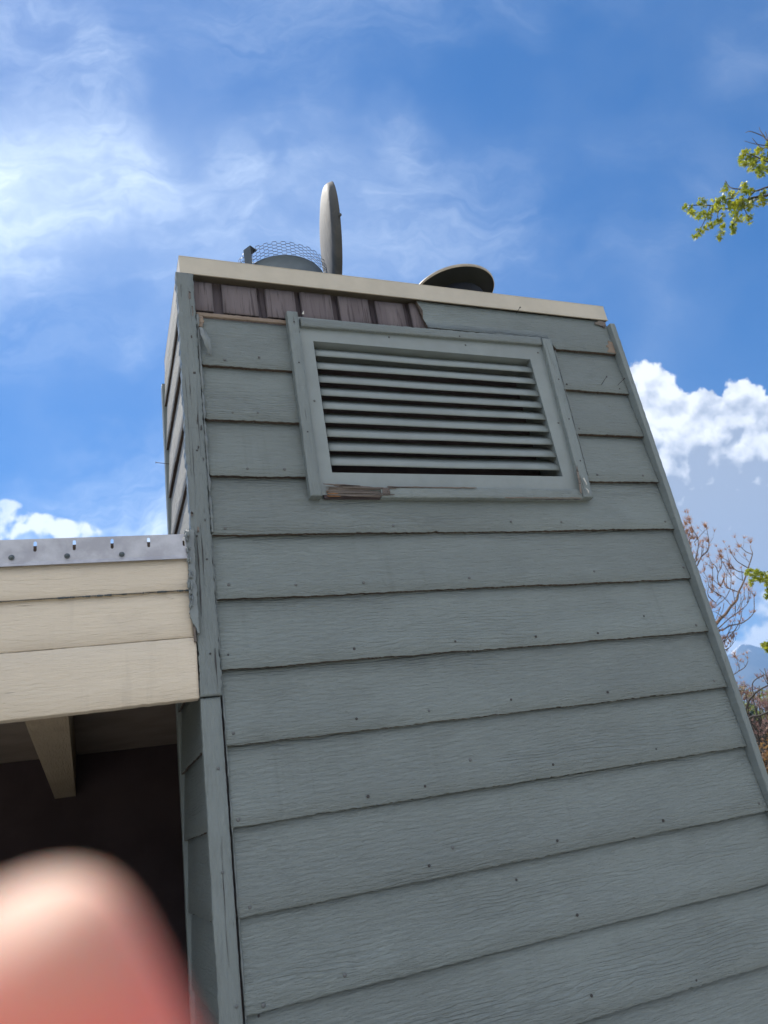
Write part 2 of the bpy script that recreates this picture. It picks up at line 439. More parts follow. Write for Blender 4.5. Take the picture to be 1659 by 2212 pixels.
def ragged_plate(mb, pts, Y, th=.003, m=0, amp=.0015, seg=.004, seed=0.0):
    """irregular thin plate in a vertical plane facing the viewer's side; pts are (x, z) corners in metres"""
    out = []
    for i, a in enumerate(pts):
        b = pts[(i + 1) % len(pts)]; d_ = math.hypot(b[0] - a[0], b[1] - a[1]); n = max(1, int(d_ / seg))
        nx, nzv = -(b[1] - a[1]) / max(d_, 1e-6), (b[0] - a[0]) / max(d_, 1e-6)
        for k in range(n):
            f = k / n; x = a[0] + (b[0] - a[0]) * f; z = a[1] + (b[1] - a[1]) * f
            j = amp * (nz(x * 90, z * 90, seed) + .8 * nz(x * 260, z * 260, seed + 4))
            out.append((x + nx * j, z + nzv * j))
    cx = sum(p[0] for p in out) / len(out); cz = sum(p[1] for p in out) / len(out)
    F = [mb.vert((x, Y + .0008 * nz(x * 60, z * 60, seed), z), (x, z)) for x, z in out]
    B = [mb.vert((x, Y + th, z), (x, z)) for x, z in out]
    c_ = mb.vert((cx, Y - .001, cz), (cx, cz))
    n = len(out)
    for k in range(n):
        mb.face((F[k], F[(k + 1) % n], c_), m); mb.face((B[k], F[k], F[(k + 1) % n], B[(k + 1) % n]), m)


# ------------------------------------------------------------------ chimney
Z = (0, 0, 1); X = (1, 0, 0); FN = (0, -1, 0)
ch = empty('chimney', (1.16, 2.3, 0), 'square chimney chase clad in grey lap siding with cream metal cap and louvred vent', 'chimney')
rows_z = [.8146, .7180, .6165, .5180, .4215, .3235, .2245, .1260, .0280, -.0720, -.1708]
while rows_z[-1] > -.80: rows_z.append(rows_z[-1] - .0985)
mb = MB()
XL, XR = .1590 * 2, 1.0085 * 2
for i, z in enumerate(rows_z):
    zb = z * 2 + H
    if zb < 0.02: continue
    zt = (rows_z[i - 1] * 2 + H) if i else None
    sd = i * 3.17 + .5
    wavy = .0045 if i == 4 else .0022
    if i == 0:      # surviving top board: wide piece over the vent trim and the deeper end beside it
        board(mb, (.5785 * 2, 2.0, z * 2 + H), X, Z, FN, (1.0085 - .5785) * 2, (.8990 - .8146) * 2, taper=.006, wav=.001, rag=.0018, rag2=.0014, seed=sd, endrag=.017, notch=((.851 - .5785) * 2, .0462), seg=.004)
        continue
    h = zt - zb + .006
    if i in (1, 2, 3):
        hl = (.8170 - .7180) * 2 if i == 1 else h
        board(mb, (.1600 * 2, 2.0, zb), X, Z, FN, (.3190 - .1600) * 2, hl, taper=.0165, wav=.002, seed=sd, round0=.014)
        board(mb, (.8440 * 2, 2.0, zb + (.004 if i == 2 else 0)), X, Z, FN, (1.0085 - .8440) * 2, h, taper=.0165, wav=.002, seed=sd + 1.3, round0=.014)
    else:
        if i == 4: h = (.5205 - z) * 2
        board(mb, (XL, 2.0, zb), X, Z, FN, XR - XL, h, taper=.0165, wav=wavy, seed=sd)
sid = mb.build('siding', [M_SIDE, M_RAW], ch); tag(sid, 'grey lap boards on the front, ragged lower edges')
# siding on the other three faces
YB = 2.585
for upper in (True, False):
    mb = MB()
    for i, z in enumerate(rows_z):
        zb = z * 2 + H
        if zb < .02 or (z > .40) != upper: continue
        h = (rows_z[i - 1] * 2 + H - zb + .006) if i else (.8990 - .8146) * 2
        board(mb, (.2600, YB, zb), (0, -1, 0), Z, (-1, 0, 0), YB - 2.022, h, thick=.009, taper=.010, wav=.003, rag=.0022, seed=40 + i * 2.1, seg=.01)
    o_ = mb.build('side_siding', [M_SUNLIT if upper else M_SIDE, M_RAW], ch)
    tag(o_, 'bleached lap boards high on the left side, sunlight in their colour' if upper else 'shaded lap boards beside the porch')
mb = MB()
for i, z in enumerate(rows_z):
    zb = z * 2 + H
    if zb < .02: continue
    h = (rows_z[i - 1] * 2 + H - zb + .006) if i else (.8990 - .8146) * 2
    board(mb, (2.043, 2.03, zb), (0, 1, 0), Z, (1, 0, 0), YB - 2.03, h, taper=.0165, seed=70 + i, seg=.02)
    board(mb, (2.02, YB + .020, zb), (-1, 0, 0), Z, (0, 1, 0), 2.02 - .285, h, taper=.0165, seed=90 + i, seg=.04)
mb.build('rear_siding', [M_SIDE, M_RAW], ch)

# sheathing behind the boards: solid core with a hole for the vent, grooved planks where the top board is gone
mb = MB()
yS = 2.0320
zTop = .9040 * 2 + H
hx0, hx1, hz0, hz1 = .3545 * 2, .7925 * 2, .5255 * 2 + H, .7825 * 2 + H
mb.box((.287, yS, .0), (hx0, YB, zTop - .14)); mb.box((hx1, yS, 0), (2.020, YB, zTop - .14))
mb.box((hx0, yS, 0), (hx1, YB, hz0)); mb.box((hx0, yS, hz1), (hx1, YB, zTop - .14))
mb.box((.287, yS + .008, zTop - .14), (2.020, YB, zTop), 1)
mb.box((hx0, 2.13, hz0), (hx1, YB, hz1), 2)
gx = [(.1885, .2050), (.2645, .2795), (.3320, .3425), (.3995, .4135), (.4705, .4845), (.5400, .5540), (.60, .612), (.67, .683), (.74, .753), (.81, .823), (.88, .893), (.95, .963)]
x0 = .1400
for a, b in gx + [(1.008, 1.02)]:
    board(mb, ((x0) * 2.02, 2.0215 + random.uniform(-.0015, .0015), zTop - .139), X, Z, FN, (a - x0) * 2.02, .126 + random.uniform(-.006, .006), thick=.012, rag=.0004, wav=.0004, seg=.02, seed=a * 50)
    x0 = b
mb.build('sheathing', [M_SHEATH, M_GROOVE, M_DARK], ch)

# torn strip along the top of the highest left board
mb = MB()
board(mb, (.1600 * 2, 2.0070, .8175 * 2 + H), X, Z, FN, (.3130 - .1600) * 2, .0165, thick=.009, taper=.002, rag=.0012, rag2=.0022, wav=.0006, seed=13, m_face=0, m_edge=0)
ragged_plate(mb, [(.321, 3.240), (.337, 3.236), (.343, 3.262), (.336, 3.283), (.322, 3.287)], 2.004, .006, 0, .003, seed=6)
o_ = mb.build('torn_edge', [M_TORN], ch); tag(o_, 'bare torn wood edge under the missing board')

# trims
def trim(name, sx0, sz0, sx1, sz1, width_s, Y, thick, vertical=True, label=None, mats=None, rag=.0009, seed=0., rag2=None, wav=.001):
    """strip from (sx0,sz0) to (sx1,sz1) along its lower/left edge"""
    b_ = MB(); a = S(sx0, sz0, Y); c = S(sx1, sz1, Y); L_ = c - a
    Wd = Vector((L_.z, 0, -L_.x)).normalized() if vertical else Vector((-L_.z, 0, L_.x)).normalized()
    board(b_, a, L_, Wd, FN, L_.length, width_s * Y, thick=thick, taper=0, rag=rag, rag2=rag if rag2 is None else rag2, wav=wav, rows=3, seed=seed, m_edge=0, seg=.007)
    o = b_.build(name, mats or [M_TRIM], ch)
    if label: tag(o, label)
    return o


trim('corner_board', .1302, .1918, .1302, .9010, .0280, 1.985, .036, label='upper left corner board with cracked, lumpy paint', seed=3.3, rag=.0030, wav=.003)
trim('corner_board', .1298, -.8200, .1298, .1895, .0258, 1.992, .029, label='lower left corner board down to the ground', seed=5.1, rag=.0009)
# right corner board: stands proud so its inner side shows
b_ = MB(); board(b_, (2.017, 1.980, .02), Z, X, FN, .8945 * 1.98 + H - .02, .0245, thick=.046, rag=.0007, rag2=.0014, wav=.001, rows=3, seed=9.7, m_edge=0, seg=.008)
tag(b_.build('corner_board', [M_TRIM], ch), 'right corner board')
b_ = MB(); board(b_, (.2555, 2.600, .0), Z, (0, -1, 0), (-1, 0, 0), 0.868 * 2 + H, .034, thick=.03, rag=.0016, wav=.002, rows=3, seed=19.7, m_edge=0, seg=.01)
tag(b_.build('corner_board', [M_TRIM], ch), 'rear left corner board, bleached and ragged')
trim('vent_trim', .3145, .4850, .3145, .8425, .0188, 1.978, .028, label='left vent trim', seed=21.3)
trim('vent_trim', .8252, .4850, .8345, .8375, .0205, 1.978, .028, label='right vent trim, split and rotted at its foot', seed=23.9)
trim('vent_trim', .3370, .8135, .8315, .8215, .0165, 1.982, .026, vertical=False, label='top vent trim, cracked above', seed=25.5, rag=.0006, rag2=.0022)
trim('vent_trim', .4330, .4835, .8240, .4820, .0185, 1.984, .024, vertical=False, label='sound part of the bottom vent trim', seed=27.5, rag=.0010, rag2=.0018)
# rotten sill
mb = MB()
rnd = random.Random(5)
def splinter(x0, x1, z0, z1, th, Y, m, k=0):
    n = 14; pts = []; rr = []
    for i in range(n + 1):
        f = i / n; x = x0 + (x1 - x0) * f; z = z0 + (z1 - z0) * f + .0012 * nz(x * 40, k * 3.1)
        pts.append((x, Y + .002 * nz(x * 25, k * 7.7), z)); rr.append(th * (math.sin(math.pi * (0.06 + .88 * f)) ** .45) * (1 + .25 * nz(x * 60, k)))
    mb.tube(pts, rr, 5, m, smooth=False)
sx0, sx1 = .3385 * 1.984, .4400 * 1.984
zb0 = .4838 * 1.984 + H
for k in range(26):
    f = k / 25; zz = zb0 + .003 + f * .036
    xa = sx0 + rnd.uniform(0, .012) + (.004 if f < .7 else rnd.uniform(0, .03)); xb = sx1 + rnd.uniform(-.10, .01) if f > .55 or f < .15 else sx1 - rnd.uniform(0, .03)
    if f < .62 and rnd.random() < .6: splinter(xa, sx0 + rnd.uniform(.045, .07), zz, zz + rnd.uniform(-.001, .001), rnd.uniform(.0018, .0032), 1.990 + rnd.uniform(-.003, .004), 0, k)
    else: splinter(xa, xb, zz + rnd.uniform(0, .003), zz - rnd.uniform(-.001, .004), rnd.uniform(.0014, .0028), 1.987 + rnd.uniform(-.003, .006), 1, k)
mb.box((sx0, 1.997, zb0), (sx1, 2.006, zb0 + .03), 2)
splinter(sx0 - .002, sx0 + .12, zb0 + .044, zb0 + .037, .003, 1.984, 1, 77)
splinter(sx0 + .05, sx1 + .03, zb0 + .001, zb0 + .007, .0026, 1.982, 1, 78)
splinter(sx0 + .06, sx1 + .04, zb0 + .032, zb0 + .030, .003, 1.983, 1, 79)
tag(mb.build('rotten_sill', [M_ROT, M_ROTG, M_DARK], ch), 'rotten splintered end of the bottom vent trim'); mb = MB()
for k in range(9):
    xa = (.445 + .018 * k) * 1.984; splinter(xa, xa + rnd.uniform(.04, .07), zb0 + .0355, zb0 + .0345, rnd.uniform(.0018, .0030), 1.9830, 1, 90 + k)
mb.build('splinter', [M_ROT, M_ROTG, M_DARK], ch); mb = MB()
for k in range(8):
    xa = (.66 + .019 * k) * 1.984; splinter(xa, xa + rnd.uniform(.04, .06), zb0 - .001, zb0 - .002, rnd.uniform(.0018, .0030), 1.983, 1, 120 + k)
splinter(1.40, 1.62, zb0 - .003, zb0 - .004, .002, 1.990, 2, 200)  # dark strip in place of the shaded gap under the trim
mb.build('splinter', [M_ROT, M_ROTG, M_DARK], ch)
# knot on the sill
mb = MB()
kx, kz = .4415 * 1.984, .4925 * 1.984 + H
for k in range(12):
    x = kx - .011 + .002 * k
    splinter_z = [(x + .001 * nz(k, j), 1.981 + .002 * nz(k * 2.2, j * 1.3), kz - .012 + .024 * j / 5) for j in range(6)]
    mb.tube(splinter_z, [.0012, .0018, .002, .002, .0017, .001], 5, 0, smooth=False)
mb.build('knot', [M_ROTG], ch)
# rot at the foot of the right vent trim and at the top board's end
mb = MB()
for k in range(12):
    f = k / 11; a = S(.8215 - .0005 * k + f * .004, .4920 + .004 * f, 1.974 + .001 * (k % 3)); b = S(.8255 + f * .004, .55 - .03 * rnd.random(), 1.976)
    mb.tube([a, a.lerp(b, .5) + Vector((.001 * nz(k), 0, 0)), b], [.0022, .0024, .0006], 4, 0, smooth=False)
mb.build('rotten_foot', [M_ROTG], ch); mb = MB()
xe, ze = 1.0035 * 2, .826 * 2 + H
ragged_plate(mb, [(xe - .036, ze - .018), (xe + .006, ze - .020), (xe + .008, ze + .034), (xe - .012, ze + .042), (xe - .016, ze + .026), (xe - .030, ze + .016), (xe - .022, ze + .004)], 1.9985, .004, 1, .004, seed=3)
mb.build('rot_patch', [M_ROTG, M_TORN], ch); mb = MB()
ragged_plate(mb, [(xe - .05, ze + .128), (xe - .004, ze + .108), (xe + .008, ze + .14), (xe - .03, ze + .144)], 1.9985, .004, 0, .005, seed=8)
mb.build('rot_patch', [M_ROTG, M_TORN], ch)
# broken end of the top board: dark jagged sliver, white flakes
mb = MB()
ragged_plate(mb, [(.3360 * 2, .8265 * 2 + H), (.3400 * 2, .8265 * 2 + H), (.3405 * 2, .8345 * 2 + H)], 1.970, .002, 0, .0006, seed=2)
mb.build('paint_flake', [M_FLAKE], ch); mb = MB()
ragged_plate(mb, [(.8215 * 2, .5155 * 2 + H), (.8255 * 2, .5015 * 2 + H), (.8270 * 2, .5035 * 2 + H), (.8245 * 2, .5165 * 2 + H)], 1.968, .002, 0, .0006, seed=4)
mb.build('paint_flake', [M_FLAKE], ch); mb = MB()
ragged_plate(mb, [(.8215 * 2, .4965 * 2 + H), (.8245 * 2, .4855 * 2 + H), (.8268 * 2, .4905 * 2 + H)], 1.968, .002, 0, .0006, seed=5)
mb.build('paint_flake', [M_FLAKE], ch)
# peeling paint tongue near the upper left corner
mb = MB(); prev = None
for i in range(14):
    f = i / 13; cx = .329 + .022 * f + .003 * nz(f * 4); cz = 3.222 - .105 * f; wd = .012 * math.sin(math.pi * (.18 + .7 * f)) + .002 * nz(f * 9, 3)
    yy = 1.985 - .016 * math.sin(math.pi * f)
    a = mb.vert((cx - wd, yy + .004, cz), (cx, cz)); c = mb.vert((cx, yy, cz), (cx, cz)); b = mb.vert((cx + wd, yy + .005, cz - .003), (cx, cz))
    a2 = mb.vert((cx - wd, yy + .0055, cz), (cx, cz)); b2 = mb.vert((cx + wd, yy + .0065, cz - .003), (cx, cz))
    if prev:
        mb.face((prev[0], a, c, prev[1])); mb.face((prev[1], c, b, prev[2])); mb.face((prev[3], prev[4], b2, a2))
    prev = (a, c, b, a2, b2)
tag(mb.build('peeling_paint', [M_CAULK], ch), 'curled tongue of peeling grey paint')

# caulk beads down the joints
mb = MB()
def bead(xa, za, xb, zb, Y, r, seed):
    n = int(math.hypot(xb - xa, zb - za) / .006); pts = []; rr = []
    for i in range(n + 1):
        f = i / n; pts.append((xa + (xb - xa) * f + .0015 * nz(f * 40, seed), Y + .001 * nz(f * 60, seed + 3), za + (zb - za) * f))
        rr.append(max(.0006, r * (.75 + .9 * nz(f * 22, seed + 7) + .5 * nz(f * 90, seed + 5))))
    mb.tube(pts, rr, 6, 0)
bead(.1597 * 2, .425 * 2 + H, .1602 * 2, .815 * 2 + H, 1.998, .0070, 1.)
mb.build('caulk_bead', [M_CAULK], ch); mb = MB()
bead(.1592 * 2, -.30 * 2 + H, .1590 * 2, .415 * 2 + H, 2.004, .0026, 2.)
mb.build('caulk_bead', [M_CAULK], ch); mb = MB()
bead(.8490 * 2, .53 * 2 + H, .8570 * 2, .81 * 2 + H, 2.002, .0028, 3.)
mb.build('caulk_bead', [M_CAULK], ch)

# long paint cracks and bare chips on the corner boards and trims
def crack(x, za, zb, Y, r, seed, m=None):
    b_ = MB(); n = max(6, int(abs(zb - za) / .012)); pts = []; rr = []
    for i in range(n + 1):
        f = i / n; z = za + (zb - za) * f
        pts.append(((x + .0022 * nz(z * 6, seed) + .0008 * nz(z * 22, seed)) * Y, Y, z * Y + H)); rr.append(max(.0002, r * (.25 + abs(nz(z * 14, seed + 3)) * 2.2) * math.sin(math.pi * (.06 + .88 * f))))
    b_.tube(pts, rr, 5); b_.build('crack', [m or M_NAILD], ch)
for a_ in [(.1420, .895, .640, 1.9845, .0011, 1.), (.1395, .600, .470, 1.9845, .0010, 2.), (.1380, .420, .300, 1.9845, .0013, 3.), (.1440, .440, .345, 1.9845, .0009, 4.), (.1530, .255, .200, 1.9845, .0016, 5.),
           (.1355, .70, .52, 1.9845, .0008, 6.), (.1500, .87, .80, 1.9845, .0014, 7.), (.1525, .66, .55, 1.9845, .0012, 8.), (.8405, .825, .775, 1.9775, .0013, 9.), (.8430, .80, .76, 1.9775, .0009, 10.),
           (.3250, .835, .815, 1.9775, .0011, 11.), (.1450, .02, -.12, 1.9915, .0007, 12.), (.8300, .53, .49, 1.9775, .0014, 13.)]: crack(*a_)
for x, z, w_, h_, sd in [(.1505, .855, .0035, .018, 1), (.1535, .822, .0022, .022, 2), (.1490, .770, .002, .006, 3), (.1500, .700, .003, .004, 4), (.1545, .600, .0016, .010, 5), (.1480, .565, .0022, .006, 6), (.1545, .545, .0012, .006, 7), (.1330, .455, .003, .008, 8), (.1400, .430, .0026, .010, 9), (.1510, .445, .0012, .004, 10)]:
    b_ = MB(); X0, Z0 = x * 1.985, z * 1.985 + H
    ragged_plate(b_, [(X0 - w_, Z0 - h_), (X0 + w_, Z0 - h_ * .7), (X0 + w_ * 1.2, Z0 + h_ * .8), (X0 - w_ * .6, Z0 + h_)], 1.9838, .002, 0, .0024, seed=sd)
    b_.build('bare_chip', [M_ROTG if sd in (1, 2, 8, 9) else M_NAILD], ch)

# cream metal cap: front, side and rear flanges, top sheet with a raised hem
mb = MB()
cy0, cx0, cx1, cy1 = 1.996, .1367 * 1.996, 1.0152 * 1.996, YB + .02
cz0, cz1 = .9020 * 1.996 + H, .9382 * 1.996 + H
mb.box((cx0, cy0, cz0), (cx1, cy0 + .002, cz1 - .002)); mb.box((cx0, cy0 - .003, cz0 - .003), (cx1, cy0 + .002, cz0))
mb.box((cx0, cy0 + .002, cz0), (cx0 + .002, cy1, cz1 - .002)); mb.box((cx1 - .002, cy0 + .002, cz0), (cx1, cy1, cz1 - .002))
mb.box((cx0 + .002, cy1 - .002, cz0), (cx1 - .002, cy1, cz1 - .002)); mb.box((cx0 - .0005, cy0 - .0008, cz1 - .002), (cx1 + .0005, cy1 + .0008, cz1))
tag(mb.build('cap', [M_CAP], ch), 'cream sheet metal cap over the top edge')

# louvred vent
vent = bpy.data.objects.new('louvre_vent', None)
mb = MB(); fy = 1.9955; fo = dict(x0=.3270 * 2, x1=.8400 * 2, z0=.4860 * 2 + H, z1=.8300 * 2 + H)
ix0, ix1, iz0, iz1 = .3547 * fy, .7918 * fy, .5265 * fy + H, .7823 * fy + H
mb.box((fo['x0'], fy, fo['z0']), (ix0, fy + .009, fo['z1'])); mb.box((ix1, fy, fo['z0']), (fo['x1'], fy + .009, fo['z1']))
mb.box((ix0, fy, fo['z0']), (ix1, fy + .009, iz0)); mb.box((ix0, fy, iz1), (ix1, fy + .009, fo['z1']))
t_ = .002      # returns into the opening
mb.box((ix0 - t_, fy + .009, iz0 - t_), (ix0, 2.12, iz1 + t_)); mb.box((ix1, fy + .009, iz0 - t_), (ix1 + t_, 2.12, iz1 + t_))
mb.box((ix0, fy + .009, iz0 - t_), (ix1, 2.12, iz0)); mb.box((ix0, fy + .009, iz1), (ix1, 2.12, iz1 + t_))
vf = mb.build('louvre_vent', [M_VENT], ch); tag(vf, 'louvred vent frame with nine slats')
mb = MB()
for k in range(9):
    zz = (.7525 - .02650 * k) * 2 + H
    prof = [(2.0010, 0), (2.0012, .007), (2.0020, .0145), (2.0036, .0205), (2.0066, .0255)]
    for j in range(1, 7): prof.append((2.0066 + .038 * j / 6, .0255 + .038 * j / 6))
    back = [(y + .0016, z - .0006) for y, z in prof[::-1]]; back[-1] = (2.0030, -.0008)
    loop = prof + back; nseg = 12; rings = []
    for i in range(nseg + 1):
        f = i / nseg; x = ix0 + .0004 + (ix1 - ix0 - .0008) * f; dz = .0022 * nz(f * 3, k * 2.3) - .0020 * math.sin(math.pi * f) * (.5 + nz(k * 1.7)) + .0010 * nz(k * 5.1)
        rings.append([mb.vert((x, y, zz + z + dz), (x, z)) for y, z in loop])
    for a, b in zip(rings, rings[1:]):
        for q in range(len(loop)):
            r = (q + 1) % len(loop); mb.face((a[q], b[q], b[r], a[r]), 0, q < len(prof) - 1)
    mb.face(rings[0]); mb.face(rings[-1][::-1])
lv = mb.build('slats', [M_VENT], None); lv.parent = vf; lv.matrix_parent_inverse = vf.matrix_world.inverted()
bpy.data.objects.remove(vent)

# nails
nmb = MB(); nmb.lathe([(.0040, .0), (.0041, -.0008), (.0034, -.0018), (.0018, -.0024), (.0003, -.0026)], 10, 0, mat=Matrix.Rotation(math.radians(-90), 4, 'X'))
proto_nail = nmb.build('nail', [M_NAIL]); nail_me = proto_nail.data
nmb = MB(); nmb.lathe([(.0030, .0), (.0030, -.0006), (.0016, -.0012), (.0002, -.0008)], 8, 0, mat=Matrix.Rotation(math.radians(-90), 4, 'X'))
dn = nmb.build('nail', [M_NAILD]); dnail_me = dn.data
nmb = MB(); nmb.tube([(0, 0, 0), (.004, -.012, .006), (.012, -.030, .016)], .0011, 6); nmb.lathe([(.0034, 0), (.0034, -.0012)], 8, mat=Matrix.Translation((.012, -.030, .016)) @ Matrix.Rotation(math.radians(-70), 4, 'X'))
bn = nmb.build('nail', [M_NAILD]); bnail_me = bn.data
bpy.data.objects.remove(proto_nail); bpy.data.objects.remove(dn); bpy.data.objects.remove(bn)
front_nails = [(.257, .741), (.200, .718 + .012), (.245, .632), (.322, .551), (.179, .432), (.314, .433), (.444, .433), (.662, .439), (.763, .437), (.992, .436), (.178, .345), (.275, .341), (.803, .344), (1.0, .345), (.985, .237), (.169, .141), (.167, .036), (.984, .139), (.173, -.063), (.993, -.059), (.450, -.040), (.28, -.155), (.501, .068), (.22, .531), (.278, .531), (.205, .63), (.87, .532), (.975, .532), (.995, .63), (.86, .63), (.45, .142), (.18, -.165), (.38, .34), (.56, .341)]
dark_nails = [(.350, .240), (.513, .240), (.656, .238), (.775, .236), (.339, .142), (.587, .145), (.763, .140), (.340, .040), (.424, .042), (.633, .045), (.825, .045), (.411, -.056), (.611, -.056), (.800, -.057), (.616, -.151), (.537, -.094), (.745, .845), (.861, .730), (.987, .728), (.848, .850), (.17, .245), (.175, -.175), (.78, -.262), (.61, -.245), (.88, .26)]
bent_nails = [(.946, .736), (.790, .8935), (.986, .737)]
def put_nail(me, x, y, z, rot=0.0, sc_=1.0, parent=ch):
    o = bpy.data.objects.new('nail', me); COL.objects.link(o); o.parent = parent
    o.matrix_parent_inverse = Matrix.Translation(-Vector(parent.location))
    o.location = (x, y, z); o.rotation_euler = (0, rot, 0); o.scale = (sc_,) * 3
def face_y(z):        # depth of the siding face at height z (slope units)
    below = [r for r in rows_z if r <= z]
    if not below: return 2.0
    f = (z - below[0]) / .0985
    return 2.0 + .0165 * f
for x, z in front_nails: put_nail(nail_me, x * 2, face_y(z), z * 2 + H, sc_=random.uniform(1.0, 1.35))
for x, z in dark_nails: put_nail(dnail_me, x * 2, face_y(z) - .0012, z * 2 + H, sc_=random.uniform(1.0, 1.55))
for x, z in bent_nails: put_nail(bnail_me, x * 2, face_y(z), z * 2 + H, rot=random.uniform(-.3, .3))
for x, z in [(.146, .56), (.138, .42), (.150, .384), (.146, .248), (.147, .10), (.144, -.02), (.149, .70), (.15, -.16)]:
    put_nail(dnail_me if z > .2 else nail_me, x * 1.985, 1.9845 if z > .19 else 1.9915, z * 1.985 + H)
for x, z in [(.324, .735), (.323, .60), (.325, .82), (.845, .74), (.842, .65), (.840, .56), (.648, .824)]:
    put_nail(dnail_me, x * 1.978, 1.9775 if x != .648 else 1.9815, z * 1.978 + H)
for x, z in [(.448, .502), (.60, .497), (.80, .496), (.342, .66), (.50, .805), (.655, .803), (.814, .80), (.815, .64)]:
    put_nail(nail_me, x * fy, fy - .0002, z * fy + H)
sn = MB(); sn.tube([(.262, 2.50, .70 * 2 + H - .06), (.215, 2.50, .70 * 2 + H - .055)], .0012, 6); sn.tube([(.215, 2.50, .70 * 2 + H - .055), (.2135, 2.50, .70 * 2 + H - .055)], .004, 8)
tag(sn.build('nail', [M_NAILD], ch), 'nail sticking out of the left side')

# ------------------------------------------------------------------ flues
fx, fyy, fr = .365 * 2, 1.165 * 2, .088 * 2
ztopcap = cz1
fl = empty('flue_pipe', (fx, fyy, ztopcap), 'open grey flue pipe ringed with chicken wire, round lid standing open beside it', 'flue', 'flues on the chimney top')
mb = MB(); zt = 1.045 * 2 + H
mb.lathe([(fr + .02, ztopcap + .001), (fr + .02, ztopcap + .006), (fr, ztopcap + .012), (fr, zt - .004), (fr + .002, zt), (fr - .003, zt + .001), (fr - .005, zt - .004), (fr - .005, ztopcap + .03), (.001, ztopcap + .03)], 64, 0, (fx, fyy), closed=False)
mb.build('pipe', [M_FLUE], fl)
mb = MB()
rs = .0945 * 2; NC = 34; ch_ = .0082; z0_ = zt - .014
def wp(a, r): # ring point at angle index a, row r
    ang = 2 * math.pi * a / NC; rr = rs + .003 * nz(a * .5, r * .4)
    return Vector((fx + rr * math.cos(ang), fyy + rr * math.sin(ang), z0_ + r * ch_ + .006 * math.sin(ang * 2 + 1) * (r / 7) + .003 * nz(a * .7, r)))
for r in range(10):
    for a in range(NC):
        o2 = (r % 2) * .5
        p0 = wp(a + o2 - .22, r); p1 = wp(a + o2 + .22, r)
        mb.tube([p0, p1], .0011, 4, cap=False)
        if r < 9:
            for sgn, src in ((-1, p0), (1, p1)):
                q = wp(a + o2 + sgn * .5 - sgn * .22, r + 1)
                mb.tube([src, q], .0009, 4, cap=False)
mb.build('bird_screen', [M_WIRE], fl)
# angle strap on the near left of the pipe
ang = math.radians(214)
px_, py_ = fx + (rs + .004) * math.cos(ang), fyy + (rs + .004) * math.sin(ang)
mb = MB(); tx, ty = -math.sin(ang), math.cos(ang); nx_, ny_ = math.cos(ang), math.sin(ang)
def quadbox(c, hw, d0, d1, za, zb):
    i = len(mb.v)
    for zz in (za, zb):
        for u_, d_ in ((-hw, d0), (hw, d0), (hw, d1), (-hw, d1)):
            mb.vert((c[0] + tx * u_ + nx_ * d_, c[1] + ty * u_ + ny_ * d_, zz))
    for q in ((0, 3, 2, 1), (4, 5, 6, 7), (0, 1, 5, 4), (1, 2, 6, 5), (2, 3, 7, 6), (3, 0, 4, 7)): mb.face([i + k for k in q])
quadbox((px_, py_), .019, 0, .003, ztopcap, zt + .075)
quadbox((px_, py_), .019, -.035, 0, zt + .072, zt + .075)
mb.build('strap', [M_STRAP], fl)
# open lid: shallow dish standing on edge
lr = .240; la = math.radians(12.5)
ldir = Vector((math.sin(la), math.cos(la), 0)); lnorm = Vector((-math.cos(la), math.sin(la), 0))
lc = Vector((.4810 * 2, 1.175 * 2, 1.194 * 2 + H))
LM = Matrix((ldir, Vector((0, 0, 1)), lnorm)).transposed().to_4x4(); LM.translation = lc
mb = MB()
prof = [(.001, .020), (.05, .0195), (.10, .017), (.16, .011), (lr - .035, .004), (lr - .022, .0), (lr - .012, -.006), (lr - .004, -.016), (lr, -.030), (lr + .002, -.034), (lr - .002, -.034), (lr - .006, -.016), (lr - .018, -.004), (.16, .007), (.001, .016)]
mb.lathe(prof, 72, 0, closed=False, mat=LM)
mb.tube([LM @ Vector((lr * math.cos(math.radians(200)), lr * math.sin(math.radians(200)), -.03)), LM @ Vector(((lr + .012) * math.cos(math.radians(200)), (lr + .012) * math.sin(math.radians(200)), -.034))], .006, 8)
tag(mb.build('lid', [M_LID], fl), 'round stained metal lid standing on edge')

f2 = empty('flue_pipe', (.76 * 2, 1.17 * 2, ztopcap), 'low dark flue with a wide round tan rain cap, nearer the right end', 'flue', 'flues on the chimney top')
c2 = (.762 * 2, 1.165 * 2)
mb = MB(); z2 = 1.045 * 2 + H
mb.lathe([(.135, ztopcap + .001), (.135, z2 + .012), (.128, z2 + .012), (.128, ztopcap + .02), (.001, ztopcap + .02)], 48, 0, c2, closed=False)
mb.build('pipe', [M_FLUED], f2)
mb = MB(); zc = 1.0720 * 2 + H; r2 = .0945 * 2
CM = Matrix.Translation((c2[0], c2[1], zc)) @ Matrix.Rotation(math.radians(-3), 4, 'Y')
mb.lathe([(r2, 0), (r2 + .003, .001), (r2 + .003, .012), (r2 - .004, .017), (.12, .033), (.04, .036), (.001, .037)], 64, 0, closed=False, mat=CM)
mb.lathe([(r2, 0), (r2 - .0006, .009), (.001, .011)], 64, 1, closed=False, mat=CM)
mb.build('rain_cap', [M_LIDT, M_FLUED], f2)

